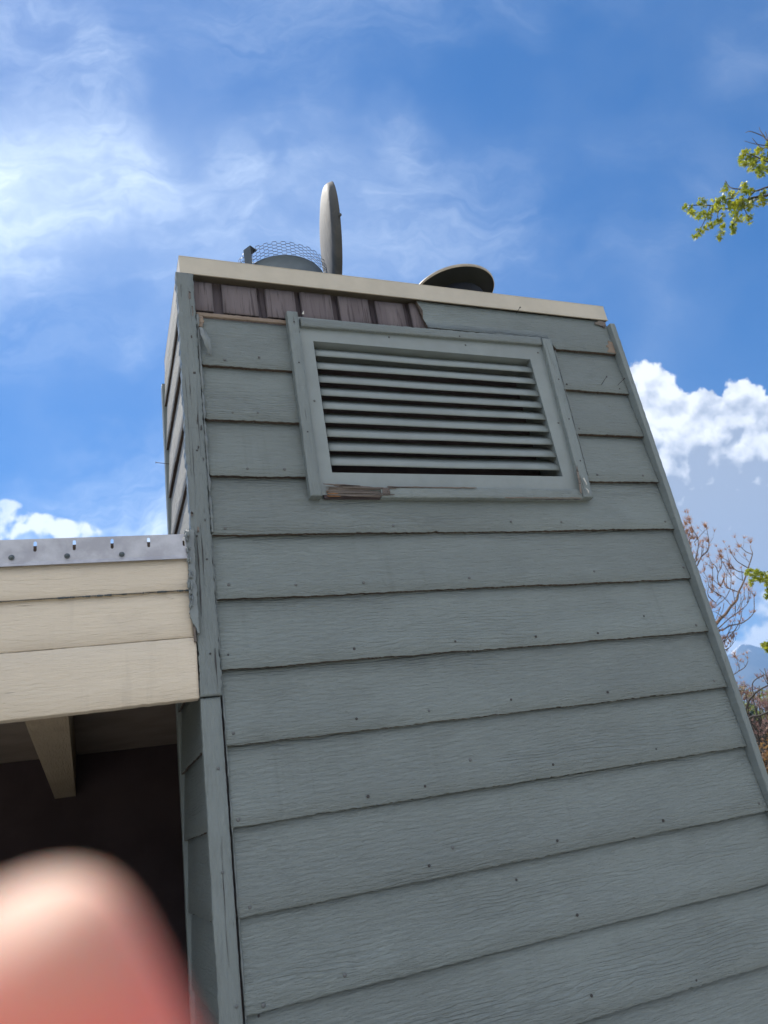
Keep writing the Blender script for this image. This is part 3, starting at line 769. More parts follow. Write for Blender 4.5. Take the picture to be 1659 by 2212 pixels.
# ------------------------------------------------------------------ house: fascia, flashing, roof, recess
hs = empty('house', (-1.5, 3.5, 0), 'low roofed house wing with cream fascia boards over a dark recessed porch', 'house')
def fascia(name, sz0, sz1, sx_end, Y, thick, seed, rag=.0010, wav=.001, label=None):
    b_ = MB(); xe_ = sx_end * Y; x_s = -4.2
    O = Vector((x_s, Y, sz0 * Y + H - .022 * (xe_ - x_s))); L_ = Vector((1, 0, .022)).normalized()
    ln = (xe_ - x_s) / L_.x
    board(b_, O, L_, Z, FN, ln, (sz1 - sz0) * Y, thick=thick, rag=rag, rag2=rag * .7, wav=wav, rows=3, seed=seed, m_edge=0, seg=.008)
    return tag(b_.build(name, [M_CREAM], hs), label)
fascia('fascia_board', .1905, .2718, .1285, 1.990, .038, 51.3, label='lowest, widest cream fascia board')
fascia('fascia_board', .2728, .3385, .1262, 1.992, .036, 53.1, rag=.0012, label='middle cream fascia board')
fascia('fascia_board', .3395, .3865, .1255, 1.984, .040, 57.7, wav=.0006, label='top cream fascia board')
# dark flaked line between the boards
mb = MB()
rnd = random.Random(11)
for k in range(90):
    x = .1245 * 1.98 - rnd.random() ** 1.2 * .55; zl = .3392 * 1.984 + H - .022 * (.25 - x)
    w_ = rnd.uniform(.002, .016); hh = rnd.uniform(.0003, .0022) * (1.2 if x > -.1 else .5)
    ragged_plate(mb, [(x, zl - hh), (x + w_, zl - hh), (x + w_, zl + hh * .7), (x, zl + hh * .7)], 1.9825, .003, 0, .001, .003, seed=k)
xa_, xb_ = -1.2, .1250 * 1.98
za_, zc_ = [.3392 * 1.984 + H - .022 * (.25 - q) for q in (xa_, xb_)]
mb.tube([(xa_, 1.9845, za_), (xb_, 1.9845, zc_)], .0011, 4)
mb.build('flaked_joint', [M_STRAP], hs)
# slotted metal edge flashing with real slots
mb = MB()
Yf = 1.978; fz0, fzm, fz1 = .3850, .4035, .4235
slots = []; sx_ = .1195
while sx_ * Yf > -4.1: slots.append(sx_ * Yf); sx_ -= .0478
slots.sort()
sw, s0, s1 = .0078, .4052 * Yf + H, .4200 * Yf + H
xs = [-4.2]
for x in slots: xs += [x - sw / 2, x + sw / 2]
xs.append(.1265 * Yf)
def fl_z(x, z): return z - .022 * (.25 - x)
def fquad(xa, xb, za, zb, ya=Yf, yb=Yf):
    i = [mb.vert((xa, ya, fl_z(xa, za))), mb.vert((xb, ya, fl_z(xb, za))), mb.vert((xb, yb, fl_z(xb, zb))), mb.vert((xa, yb, fl_z(xa, zb)))]
    mb.face(i)
    j = [mb.vert((mb.v[q][0], mb.v[q][1] + .0012, mb.v[q][2])) for q in i]; mb.face(j[::-1])
zt_, zm_, zb_ = fz1 * Yf + H, fzm * Yf + H, fz0 * Yf + H
r_ = sw / 2
for i, (a, b) in enumerate(zip(xs, xs[1:])):
    slot = i % 2 == 1
    if slot:
        cxs = (a + b) / 2
        # rounded slot: fans above and below
        for top in (True, False):
            edge = zt_ if top else zm_; base = s1 - r_ if top else s0 + r_; sg = 1 if top else -1
            N_ = 6
            for k in range(N_):
                t0, t1 = math.pi * k / N_, math.pi * (k + 1) / N_
                xa, xb = cxs - r_ * math.cos(t0), cxs - r_ * math.cos(t1)
                za, zb2 = base + sg * r_ * math.sin(t0), base + sg * r_ * math.sin(t1)
                q = [mb.vert((xa, Yf, fl_z(xa, za))), mb.vert((xb, Yf, fl_z(xb, zb2))), mb.vert((xb, Yf, fl_z(xb, edge))), mb.vert((xa, Yf, fl_z(xa, edge)))]
                mb.face(q if top else q[::-1])
                q2 = [mb.vert((mb.v[w_][0], mb.v[w_][1] + .0012, mb.v[w_][2])) for w_ in q]; mb.face(q2[::-1] if top else q2)
        # slot walls (sheet thickness)
        ring = [(cxs - r_ * math.cos(math.pi * k / 8), s1 - r_ + r_ * math.sin(math.pi * k / 8)) for k in range(9)] + [(cxs + r_ * math.cos(math.pi * k / 8), s0 + r_ - r_ * math.sin(math.pi * k / 8)) for k in range(9)]
        rf = [mb.vert((x, Yf, fl_z(x, z))) for x, z in ring]; rb = [mb.vert((x, Yf + .0012, fl_z(x, z))) for x, z in ring]
        for k in range(18): mb.face((rf[k], rf[(k + 1) % 18], rb[(k + 1) % 18], rb[k]))
    else: fquad(a, b, zm_, zt_)
    fquad(a, b, zb_ + .012, zm_, Yf - .001, Yf)
    fquad(a, b, zb_, zb_ + .012, Yf - .007, Yf - .001)
mb.box((-4.2, Yf + .0014, zt_ - .125), (-4.19, Yf + .03, zt_ - .12))
fla = tag(mb.build('edge_flashing', [M_GALV], hs), 'slotted metal edge flashing')
def screw(sx, sz):
    b_ = MB(); x, z = sx * Yf, sz * Yf + H; y = Yf - .002
    R = Matrix.Translation((x, y, z)) @ Matrix.Rotation(math.radians(90), 4, 'X')
    b_.lathe([(.0070, 0), (.0074, .0010), (.0062, .0022), (.0042, .0026), (.0042, .0065), (.003, .0075), (.0003, .0078)], 14, 0, closed=False, mat=R)
    o = b_.build('screw', [M_FLUE], fla.parent); o.parent = fla; o.matrix_parent_inverse = fla.matrix_world.inverted()
    return o
for sx in (.0361, -.0326, -.0991): screw(sx, .3945 - .022 * (.125 - sx) * .3)
# nailer strip just behind the flashing and the roof deck
mb = MB(); board(mb, (-4.2, 1.986, .3900 * 2 + H - .098), (1, 0, .022), Z, FN, 4.44, .0415, thick=.05, seg=.02, rag=.002, seed=4, m_edge=0); mb.build('nailer', [M_RAW], hs)
mb = MB()
mb.box((-4.2, 2.04, .30 * 2 + H), (.235, 2.60, .3985 * 2 + H - .03)); mb.box((-4.2, 2.62, .30 * 2 + H), (2.0, 8.5, .3985 * 2 + H - .03))
mb.build('roof_deck', [M_ROOF], hs)
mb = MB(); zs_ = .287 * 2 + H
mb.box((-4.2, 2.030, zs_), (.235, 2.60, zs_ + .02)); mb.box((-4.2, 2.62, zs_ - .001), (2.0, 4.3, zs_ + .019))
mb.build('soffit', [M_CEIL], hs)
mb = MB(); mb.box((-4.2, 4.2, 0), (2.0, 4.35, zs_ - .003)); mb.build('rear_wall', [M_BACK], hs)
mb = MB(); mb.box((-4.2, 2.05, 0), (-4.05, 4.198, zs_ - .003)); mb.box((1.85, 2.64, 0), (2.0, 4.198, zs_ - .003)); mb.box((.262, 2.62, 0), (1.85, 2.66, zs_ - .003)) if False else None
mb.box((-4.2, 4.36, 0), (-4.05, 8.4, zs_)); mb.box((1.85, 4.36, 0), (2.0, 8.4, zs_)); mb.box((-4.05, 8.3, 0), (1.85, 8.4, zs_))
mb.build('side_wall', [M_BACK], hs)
# rafters
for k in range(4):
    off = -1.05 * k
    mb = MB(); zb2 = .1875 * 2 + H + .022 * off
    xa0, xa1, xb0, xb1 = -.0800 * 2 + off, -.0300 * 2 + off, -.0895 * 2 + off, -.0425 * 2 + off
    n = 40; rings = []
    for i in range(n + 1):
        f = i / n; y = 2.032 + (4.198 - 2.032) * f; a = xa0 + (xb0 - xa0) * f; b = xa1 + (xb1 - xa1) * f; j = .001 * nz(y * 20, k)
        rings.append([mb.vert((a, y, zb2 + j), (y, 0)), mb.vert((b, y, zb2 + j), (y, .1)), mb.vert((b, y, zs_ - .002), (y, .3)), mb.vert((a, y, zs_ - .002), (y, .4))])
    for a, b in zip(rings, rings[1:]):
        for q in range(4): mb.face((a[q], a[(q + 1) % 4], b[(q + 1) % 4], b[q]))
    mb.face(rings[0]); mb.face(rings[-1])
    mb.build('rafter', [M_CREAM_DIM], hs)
# smeared caulk where the fascia dies into the corner board
mb = MB()
ragged_plate(mb, [(.1222 * 1.98, .3000 * 1.98 + H), (.1325 * 1.98, .2760 * 1.98 + H), (.1335 * 1.98, .43 * 1.98 + H), (.1220 * 1.98, .428 * 1.98 + H), (.1238 * 1.98, .39 * 1.98 + H), (.1228 * 1.98, .35 * 1.98 + H)], 1.9745, .012, 0, .0035, seed=9)
rnd = random.Random(3)
for k in range(26):
    z = (.30 + .13 * rnd.random()) * 1.98 + H; x = (.1215 + .006 * rnd.random()) * 1.98
    pts = [(x + .004 * nz(j * .8, k), 1.973 - .004 * rnd.random(), z + .005 * j * rnd.uniform(.5, 1.3)) for j in range(5)]
    mb.tube(pts, [.001, .0028, .0034, .0026, .001], 6)
mb.build('caulk_smear', [M_CAULK], hs)
mb = MB()
ragged_plate(mb, [(.1262 * 1.98, .2660 * 1.98 + H), (.1290 * 1.98, .2660 * 1.98 + H), (.1292 * 1.98, .290 * 1.98 + H), (.1262 * 1.98, .290 * 1.98 + H)], 1.9815, .008, 0, .0015, seed=19)
mb.build('caulk_smear', [M_ROTG], hs)

# ------------------------------------------------------------------ ground and mountains
def ground_material():
    m_, t, p = mat('ground_cover')
    oc = t.new('ShaderNodeTexCoord').outputs['Object']
    a = t.noise(oc, .25, 6, .6); b_ = t.noise(oc, 9, 6, .65)
    col = t.mix(t.ramp(a, .4, .6), (.16, .14, .09), (.09, .12, .045)); col = t.mix(t.math('MULTIPLY', t.ramp(b_, .4, .7), .5), col, (.24, .2, .14))
    t.put(p.inputs['Base Color'], col); p.inputs['Roughness'].default_value = .95
    bump(t, p, b_, .03); return m_
M_GR = ground_material()
g = MB(); R_ = 9000; n = 24
gv = [[g.vert((-R_ + 2 * R_ * i / n, -R_ + 2 * R_ * j / n, 0)) for i in range(n + 1)] for j in range(n + 1)]
for j in range(n):
    for i in range(n): g.face((gv[j][i], gv[j][i + 1], gv[j + 1][i + 1], gv[j + 1][i]))
tag(g.build('ground', [M_GR]), kind='structure')
M_PATH = simple('pale_concrete', (.46, .42, .36), .85, scl=5, bmp=.002, col2=(.38, .35, .30))
g = MB(); g.box((-5.5, -7, -.1), (4.5, 4.19, .004)); tag(g.build('patio', [M_PATH]), kind='structure')


def mountain_material(name, snow_lo, snow_hi, patch):
    m_, t, p = mat(name)
    ge = t.new('ShaderNodeNewGeometry').outputs['Position']
    nn = t.noise(ge, .006, 8, .62); z = t.sep(ge)[2]
    col = t.mix(t.ramp(nn, .4, .6), (.025, .035, .045), (.05, .055, .055))
    sn_ = t.ramp(t.math('ADD', z, t.math('MULTIPLY', t.math('SUBTRACT', nn, .5), patch)), snow_lo, snow_hi)
    t.put(p.inputs['Base Color'], t.mix(sn_, col, (.8, .82, .86))); p.inputs['Roughness'].default_value = .9
    return m_


def az_el(x, y):
    d_ = dirpx(x, y); return math.atan2(d_.x, d_.y), math.asin(d_.z)


def ridge(name, ctrl, R0, depth, mt, amp, seed):
    pts = sorted(az_el(*c) for c in ctrl); g = MB(); na, nr = 220, 26; rows = []
    a0, a1 = math.radians(10), math.radians(85)
    for i in range(na + 1):
        a = a0 + (a1 - a0) * i / na
        if a <= pts[0][0]: e = pts[0][1]
        elif a >= pts[-1][0]: e = pts[-1][1]
        else:
            for (p0, e0), (p1, e1) in zip(pts, pts[1:]):
                if p0 <= a <= p1: f = (a - p0) / (p1 - p0); e = e0 + (e1 - e0) * f; break
        hgt = R0 * math.tan(e) + H; col_ = []
        for j in range(nr + 1):
            tt = -1 + 2 * j / nr; R = R0 + tt * depth
            x, y = R * math.sin(a), R * math.cos(a)
            f = (1 - abs(tt)) ** 1.15; nv = mnoise.fractal(Vector((x / 420, y / 420, seed)), 1.0, 2.1, 6)
            z = hgt * f + amp * nv * (1 - f) * min(1, (1 - abs(tt)) * 3) - 3 + amp * .12 * mnoise.fractal(Vector((x / 120, y / 120, seed)), 1., 2., 4) * f
            col_.append(g.vert((x, y, z)))
        rows.append(col_)
    for a, b in zip(rows, rows[1:]):
        for j in range(nr): g.face((a[j], b[j], b[j + 1], a[j + 1]), 0, True)
    return tag(g.build(name, [mt]), kind='structure')


ridge('mountain', [(1380, 1480), (1500, 1440), (1545, 1440), (1572, 1412), (1590, 1396), (1602, 1388), (1614, 1390), (1636, 1400), (1659, 1406), (1700, 1420), (1800, 1400), (2000, 1420)], 6200, 1900,
      mountain_material('snowy_mountain_rock', 800, 860, 520), 240, 3.1)
ridge('mountain', [(1400, 1600), (1500, 1560), (1560, 1515), (1590, 1500), (1620, 1478), (1640, 1462), (1659, 1446), (1700, 1420), (1760, 1440), (1900, 1480)], 4300, 1300,
      mountain_material('forested_foothill', 900, 1000, 100), 170, 8.7)

# ------------------------------------------------------------------ plants
def leaf_material(name, c1, c2, trans=.5):
    m_ = bpy.data.materials.new(name); m_.use_nodes = True; t = NT(m_.node_tree); t.n.clear()
    out = t.new('ShaderNodeOutputMaterial'); df = t.new('ShaderNodeBsdfPrincipled'); tr = t.new('ShaderNodeBsdfTranslucent'); mx = t.new('ShaderNodeMixShader')
    oc = t.new('ShaderNodeTexCoord').outputs['Object']; n = t.noise(oc, 9.0, 3, .6)
    col = t.mix(t.ramp(n, .35, .65), c1, c2)
    t.l.new(col, df.inputs['Base Color']); df.inputs['Roughness'].default_value = .45
    t.l.new(t.mix(1.0, col, (1.0, 1.0, .6), 'MULTIPLY'), tr.inputs[0]); mx.inputs[0].default_value = trans
    t.l.new(df.outputs[0], mx.inputs[1]); t.l.new(tr.outputs[0], mx.inputs[2]); t.l.new(mx.outputs[0], out.inputs[0]); return m_


M_LEAF = leaf_material('young_maple_leaf', (.42, .42, .05), (.20, .26, .04), .5)
M_BARK = simple('grey_bark', (.075, .065, .060), .9, scl=20, bmp=.002)
M_BARKD = simple('dark_twig_bark', (.15, .115, .092), .9, scl=20)
M_BUD = leaf_material('pink_tan_bud_spikes', (.66, .40, .27), (.52, .31, .22), .4)
M_PINK = leaf_material('dusty_pink_blossom', (.50, .32, .32), (.36, .23, .22), .4)
M_CONI = leaf_material('dark_conifer_needles', (.035, .06, .04), (.02, .04, .03), .2)
M_OAK = leaf_material('rusty_dry_leaf', (.30, .17, .10), (.17, .11, .07), .4)
M_SPRG = leaf_material('pale_spring_leaf', (.26, .30, .10), (.17, .21, .07), .4)


def smooth_poly(P_, k=4):
    out = []
    for i in range(len(P_) - 1):
        p0 = P_[max(i - 1, 0)]; p1 = P_[i]; p2 = P_[i + 1]; p3 = P_[min(i + 2, len(P_) - 1)]
        for j in range(k):
            t = j / k
            out.append(.5 * ((2 * p1) + (p2 - p0) * t + (2 * p0 - 5 * p1 + 4 * p2 - p3) * t * t + (3 * p1 - p0 - 3 * p2 + p3) * t ** 3))
    out.append(P_[-1]); return out


def leaf(mb, p, size, rnd, droop=.6, lobes=5):
    """small palmate leaf hanging from its stalk"""
    d_ = Vector((rnd.gauss(0, 1), rnd.gauss(0, 1), rnd.gauss(-droop, .6))).normalized()
    s_ = d_.cross(Vector((rnd.gauss(0, 1), rnd.gauss(0, 1), rnd.gauss(0, 1)))).normalized(); c_ = mb.vert(p)
    ids = []
    for k in range(lobes):
        a = (-1.15 + 2.3 * k / (lobes - 1)); ln = size * (1 - .35 * abs(a) / 1.15)
        ids.append(mb.vert(p + (d_ * math.cos(a) + s_ * math.sin(a)) * ln + Vector((0, 0, -.15 * size * rnd.random()))))
        if k < lobes - 1:
            a2 = a + 1.15 / (lobes - 1); ids.append(mb.vert(p + (d_ * math.cos(a2) + s_ * math.sin(a2)) * size * .42))
    for a, b in zip(ids, ids[1:]): mb.face((c_, a, b))


def fan(mb, p, d_, size, rnd, n=9, r=.0016, spread=.85):
    """burst of thin spikes, like the dry flower heads at the twig tips"""
    d_ = d_.normalized()
    for k in range(n):
        q = (d_ + Vector((rnd.uniform(-1, 1), rnd.uniform(-1, 1), rnd.uniform(-1, 1))) * spread).normalized()
        ln = size * rnd.uniform(.5, 1.1); e = p + q * ln
        mid = p + q * ln * .5 + Vector((rnd.uniform(-1, 1), rnd.uniform(-1, 1), rnd.uniform(-.5, 1))) * ln * .08
        mb.tube([p, mid, e], [r, r * .9, r * .3], 3, cap=False)


# maple reaching in from the right edge
DM = 8.5
rnd = random.Random(21)
m_org = Vector((11.2, 5.6, 0))
mt_ = empty('maple_tree', m_org, 'green leafed maple whose drooping branches reach in from the right edge', 'tree')
A = lambda x, y: (1399.8 + x * .15625, 241.9 + y * .15625)
B = lambda x, y: (1468.9 + x * .12497, 1192.4 + y * .12497)
dep = {}
def pts3(fn, P_, dist, dr=.25):
    r_ = rnd.uniform(-dr, dr); return [at(*fn(x, y), dist + r_ + .08 * i) for i, (x, y) in enumerate(P_)]
wood = MB(); crown = MB()
fork1 = at(1900, 380, DM + .5); fork2 = at(1880, 560, DM + .3); fork3 = at(1850, 1200, DM + .2)
wood.tube(smooth_poly([m_org, m_org + Vector((-.1, .1, 2.2)), m_org + Vector((.05, .1, 4.0)), fork1 + Vector((.6, .2, -.6)), fork1 + Vector((.3, .2, 1.2))], 5), [.19 - .0075 * i for i in range(21)], 9)
wood.tube(smooth_poly([m_org + Vector((0, .1, 3.2)), fork2.lerp(m_org + Vector((0, 0, 4.)), .4) + Vector((0, 0, .4)), fork2]), .04, 6)
wood.tube(smooth_poly([m_org + Vector((0, .1, 2.4)), fork3.lerp(m_org + Vector((0, 0, 2.6)), .5) + Vector((0, 0, .3)), fork3]), .035, 6)
mtw = [([(3150, 1500), (1900, 1080), (1659, 1150), (1400, 1200), (1250, 1290), (1050, 1340), (850, 1290), (560, 1290)], .016),
       ([(3150, 1500), (1900, 980), (1659, 1035), (1500, 1090), (1430, 1080), (1200, 1060), (1120, 1030), (1070, 950)], .011),
       ([(1659, 1150), (1500, 1210), (1400, 1230), (1280, 1200)], .008), ([(1480, 1090), (1380, 1200), (1330, 1260)], .005),
       ([(1180, 1190), (1050, 1220), (980, 1270)], .006),
       ([(1000, 1340), (960, 1420), (1000, 1600), (980, 1760)], .004), ([(860, 1300), (800, 1460), (720, 1620), (630, 1720)], .004),
       ([(1340, 1260), (1240, 1400), (1210, 1520), (1170, 1640)], .004), ([(1300, 1260), (1350, 1380), (1400, 1480)], .004), ([(900, 1300), (870, 1450), (870, 1560)], .003),
       ([(3200, 900), (1900, 760), (1659, 690), (1450, 600), (1340, 560)], .010), ([(1700, 720), (1600, 780), (1540, 840)], .005), ([(1560, 660), (1480, 720), (1440, 780)], .004),
       ([(1900, 600), (1659, 500), (1560, 490), (1440, 360)], .006), ([(1659, 470), (1470, 440), (1330, 400)], .004), ([(1900, 560), (1659, 400), (1580, 330), (1420, 270), (1350, 285)], .006),
       ([(1620, 350), (1560, 270), (1535, 210)], .004), ([(1659, 390), (1640, 330), (1620, 270)], .004)]
for P_, r0 in mtw:
    q = smooth_poly(pts3(A, P_, DM), 4); wood.tube(q, [r0 * (1 - .75 * i / (len(q) - 1)) + .0012 for i in range(len(q))], 5)
for P_, r0 in [([(3000, 60), (1700, 280), (1450, 380), (1300, 330), (1180, 290)], .010), ([(2200, 500), (1650, 620), (1500, 640)], .006), ([(3000, 300), (1900, 1500), (1600, 1540), (1440, 1600)], .007)]:
    q = smooth_poly(pts3(B, P_, DM), 4); wood.tube(q, [r0 * (1 - .75 * i / (len(q) - 1)) + .0012 for i in range(len(q))], 5)
cl = [(500, 1300, 30), (570, 1330, 60), (610, 1390, 40), (740, 1240, 60), (770, 1400, 90), (850, 1390, 60), (700, 1430, 40), (950, 1240, 60), (1040, 1180, 50), (1050, 1060, 50), (1160, 1130, 50), (1330, 1000, 50), (1330, 1080, 70), (1100, 1260, 80), (1220, 1280, 90), (1320, 1250, 90), (1420, 1270, 80), (950, 1320, 80), (1200, 1400, 60), (1230, 1480, 60), (1190, 1620, 50), (1170, 1560, 40), (1380, 1470, 60), (1040, 1420, 30), (980, 1500, 40), (1040, 1560, 30), (1000, 1680, 50), (980, 1740, 25), (860, 1540, 50), (780, 1590, 30), (720, 1650, 50), (650, 1710, 35), (1400, 1100, 50), (1580, 1100, 40), (1600, 1220, 60), (1300, 640, 50), (1350, 560, 60), (1400, 620, 70), (1330, 720, 50), (1450, 740, 70), (1520, 540, 50), (1560, 830, 50), (1520, 780, 40), (1630, 600, 60), (1640, 790, 40), (1650, 430, 40), (1450, 680, 50), (1590, 700, 40),
      (1760, 1200, 90), (1900, 1150, 110), (1780, 700, 90), (1900, 800, 110), (2050, 1100, 130), (2100, 760, 130)]
cb_ = [(1140, 350, 40), (1190, 310, 40), (1240, 400, 50), (1230, 490, 50), (1240, 540, 20), (1340, 350, 50), (1350, 440, 60), (1420, 400, 70), (1450, 500, 60), (1490, 430, 60), (1510, 560, 40), (1510, 650, 30), (1510, 760, 50), (1470, 1600, 50), (1510, 1570, 50), (1510, 1680, 40), (1440, 1590, 20), (1600, 420, 80), (1650, 620, 80), (1640, 1620, 70)]
for fn, L_, ks in ((A, cl, .15625), (B, cb_, .12497)):
    for x, y, r in L_:
        c_ = at(*fn(x, y), DM + rnd.uniform(-.25, .25)); rw = r * ks / FPX * DM
        for k in range(int(7 + 1.5 * (r / 8) ** 1.45)):
            o_ = Vector((rnd.gauss(0, 1), rnd.gauss(0, 1), rnd.gauss(0, 1))); o_ = o_.normalized() * rw * rnd.random() ** .5 * 1.0
            leaf(crown, c_ + o_, rnd.uniform(.020, .052), rnd)
for k in range(1600):       # the rest of the crown, outside the photograph
    c_ = m_org + Vector((1.2 + max(-.9, min(1.5, rnd.gauss(0.4, .8))), max(-1.6, min(.9, rnd.gauss(-.3, .8))), max(3.2, rnd.gauss(5.0, 1.0))))
    for j in range(3): leaf(crown, c_ + Vector((rnd.gauss(0, .08), rnd.gauss(0, .08), rnd.gauss(0, .08))), rnd.uniform(.04, .07), rnd)
wood.build('trunk', [M_BARK], mt_); crown.build('crown', [M_LEAF], mt_)

# bare tree with tan-pink flower heads behind the chimney's right edge
DB = 9.5
rnd = random.Random(4)
b_org = Vector((at(1480, 1600, DB).x, at(1480, 1600, DB).y, 0))
bt = empty('bare_tree', b_org, 'leafless tree with tan flower heads on its thin twigs, right of the chimney', 'tree')
C7 = B; C4 = lambda x, y: (1296 + x * .21875, 743 + y * .21875)
wood = MB(); buds = MB()
base_pt = at(*C7(300, 1700), DB)
wood.tube(smooth_poly([b_org, b_org + Vector((.05, 0, 1.0)), base_pt], 4), [.085, .08, .078, .075, .072, .068, .064, .06, .055], 9)
wood.tube(smooth_poly([b_org + Vector((.03, 0, .9)), at(*C7(200, 1200), DB + .2), at(*C7(120, 500), DB + .3), at(*C4(870, 2300), DB + .2)], 4), [.05 - .0028 * i for i in range(13)], 7)
limbs = [([(300, 1700), (500, 1400), (620, 1250), (700, 1150), (790, 1070), (880, 940), (980, 830), (1010, 700), (1080, 560), (1150, 380), (1190, 240), (1250, 40), (1225, -60), (1215, -120)], .024, .003)]
subs = [[(1170, 270), (1080, 220), (980, 150), (900, 40), (870, -20)], [(1190, 170), (1150, 120), (1130, 80)], [(1250, 40), (1150, 0), (1080, -60), (1040, -90)],
        [(1100, 350), (1000, 330), (920, 270), (820, 150), (740, 110)], [(1080, 480), (1070, 350), (1060, 280)], [(1085, 490), (1000, 450), (930, 380)],
        [(1000, 690), (900, 650), (810, 620), (770, 560), (760, 450)], [(870, 650), (885, 500), (880, 340)], [(805, 610), (800, 450), (835, 300)],
        [(860, 660), (780, 800), (620, 940), (560, 970)], [(880, 920), (800, 830), (720, 760), (620, 880)], [(720, 760), (600, 690), (560, 600), (560, 300), (480, 220)],
        [(740, 620), (660, 560), (540, 450)], [(760, 450), (700, 590), (650, 480), (660, 360), (720, 250), (715, 100)], [(660, 360), (620, 250), (550, 190), (490, 60)],
        [(600, 690), (500, 600), (480, 480), (410, 350)], [(620, 880), (500, 780), (480, 700), (500, 600)], [(720, 1110), (620, 1040), (550, 1030)],
        [(500, 1400), (670, 1310), (750, 1240), (850, 1150), (940, 1080), (960, 950), (920, 700)], [(940, 1090), (1050, 1000), (1160, 900), (1230, 690)],
        [(1050, 1000), (1060, 900), (1110, 780), (1110, 630)], [(990, 1010), (1050, 870), (1050, 730)], [(1160, 880), (1180, 760), (1180, 650)],
        [(500, 1420), (660, 1350), (740, 1350), (850, 1280), (1030, 1240), (1120, 1200), (1230, 1110), (1280, 1010), (1280, 780)],
        [(700, 1620), (820, 1440), (900, 1250), (960, 1120)], [(760, 1560), (870, 1440), (980, 1300), (1060, 1120), (1060, 1000)], [(700, 1620), (780, 1500), (850, 1400), (1000, 1340), (1030, 1240)],
        [(700, 1720), (800, 1680), (900, 1600), (930, 1440)], [(560, 1400), (700, 1620), (800, 1700)], [(700, 2200), (900, 2130), (1010, 2060), (1020, 1980), (980, 1850)],
        [(1010, 2060), (1110, 2000), (1170, 1900), (1165, 1840)], [(500, 1400), (560, 1800), (700, 2200)],
        [(150, 400), (290, 250), (370, 90), (470, 0), (510, -100)], [(370, 90), (380, -60), (400, -180)], [(180, 300), (260, 120), (300, -20), (320, -120)],
        [(1030, 700), (950, 800), (920, 700)], [(700, 950), (640, 1120), (600, 1200)], [(760, 880), (740, 1000), (690, 1120)], [(560, 560), (640, 640), (700, 760)], [(800, 1700), (860, 1640), (890, 1500)]]
subs4 = [[(900, 2300), (950, 2133), (970, 1940), (910, 1820), (890, 1740)], [(930, 2250), (1000, 2100), (1060, 2040), (1075, 1950), (1055, 1830)], [(820, 2250), (900, 2050), (880, 1930), (860, 1860)],
         [(760, 2000), (860, 1980), (900, 1900)], [(760, 1850), (850, 1800), (880, 1740)], [(1300, 2300), (1200, 2133), (1180, 2060)], [(930, 1960), (1000, 1880), (1050, 1830)]]
twigtips = []
for P_, ra, rb in limbs:
    q = smooth_poly(pts3(C7, P_, DB, .02), 4); wood.tube(q, [ra + (rb - ra) * i / (len(q) - 1) for i in range(len(q))], 7)
for fn, LL in ((C7, subs), (C4, subs4)):
    for P_ in LL:
        r_ = rnd.uniform(-.05, .05); q = [at(*fn(x, y), DB + r_ + rnd.uniform(-.05, .05)) for x, y in P_]
        q = smooth_poly(q, 4); r0 = .0020 + .0009 * len(P_)
        wood.tube(q, [r0 * (1 - .6 * i / (len(q) - 1)) for i in range(len(q))], 5)
        twigtips.append((q[-1], q[-1] - q[-3]))
        for k in range(2, len(q) - 1, 3):       # side twiglets curving upward
            if rnd.random() < .62:
                t = (q[k + 1] - q[k - 1]).normalized(); s_ = (t + Vector((rnd.uniform(-1, 1), rnd.uniform(-1, 1), rnd.uniform(0, 1.2)))).normalized()
                ln = rnd.uniform(.05, .16); e = q[k] + s_ * ln * .5; e2 = e + (s_ + Vector((0, 0, .8))).normalized() * ln * .5
                wood.tube([q[k], e, e2], [.0018, .0015, .0010], 4); twigtips.append((e2, e2 - e))
for p, d_ in twigtips: fan(buds, p, d_, rnd.uniform(.04, .07), rnd, rnd.randint(9, 14), .0017)
for x, y in [(740, 110), (900, 30), (715, 90), (1150, 570), (850, 250), (860, 230), (880, 300), (920, 310), (560, 290), (430, 320), (560, 500), (670, 760), (560, 700), (540, 920), (600, 970), (560, 960), (760, 1500), (740, 1530), (790, 1510), (830, 1480), (800, 1650), (770, 1600), (850, 1600), (870, 1560), (900, 1500), (940, 1480), (960, 1830), (1290, 770), (1290, 1050), (1030, 1090), (920, 570), (700, 590)]:
    fan(buds, at(*C7(x, y), DB), Vector((0, 0, 1)), rnd.uniform(.05, .085), rnd, 18, .0019)
for x, y in [(890, 1780), (870, 1740), (850, 1790), (900, 1830), (1050, 1820), (1040, 1800), (1070, 1960), (970, 1930), (910, 1870), (880, 1900), (900, 1930), (930, 1930), (890, 1980), (850, 1880), (830, 1830), (860, 1960), (1380, 2010), (1490, 1970), (1200, 2060), (900, 2020), (920, 2080)]:
    fan(buds, at(*C4(x, y), DB), Vector((0, 0, .5)), rnd.uniform(.06, .10), rnd, 22, .0020)
wood.build('trunk', [M_BARKD], bt); buds.build('crown', [M_BUD], bt)

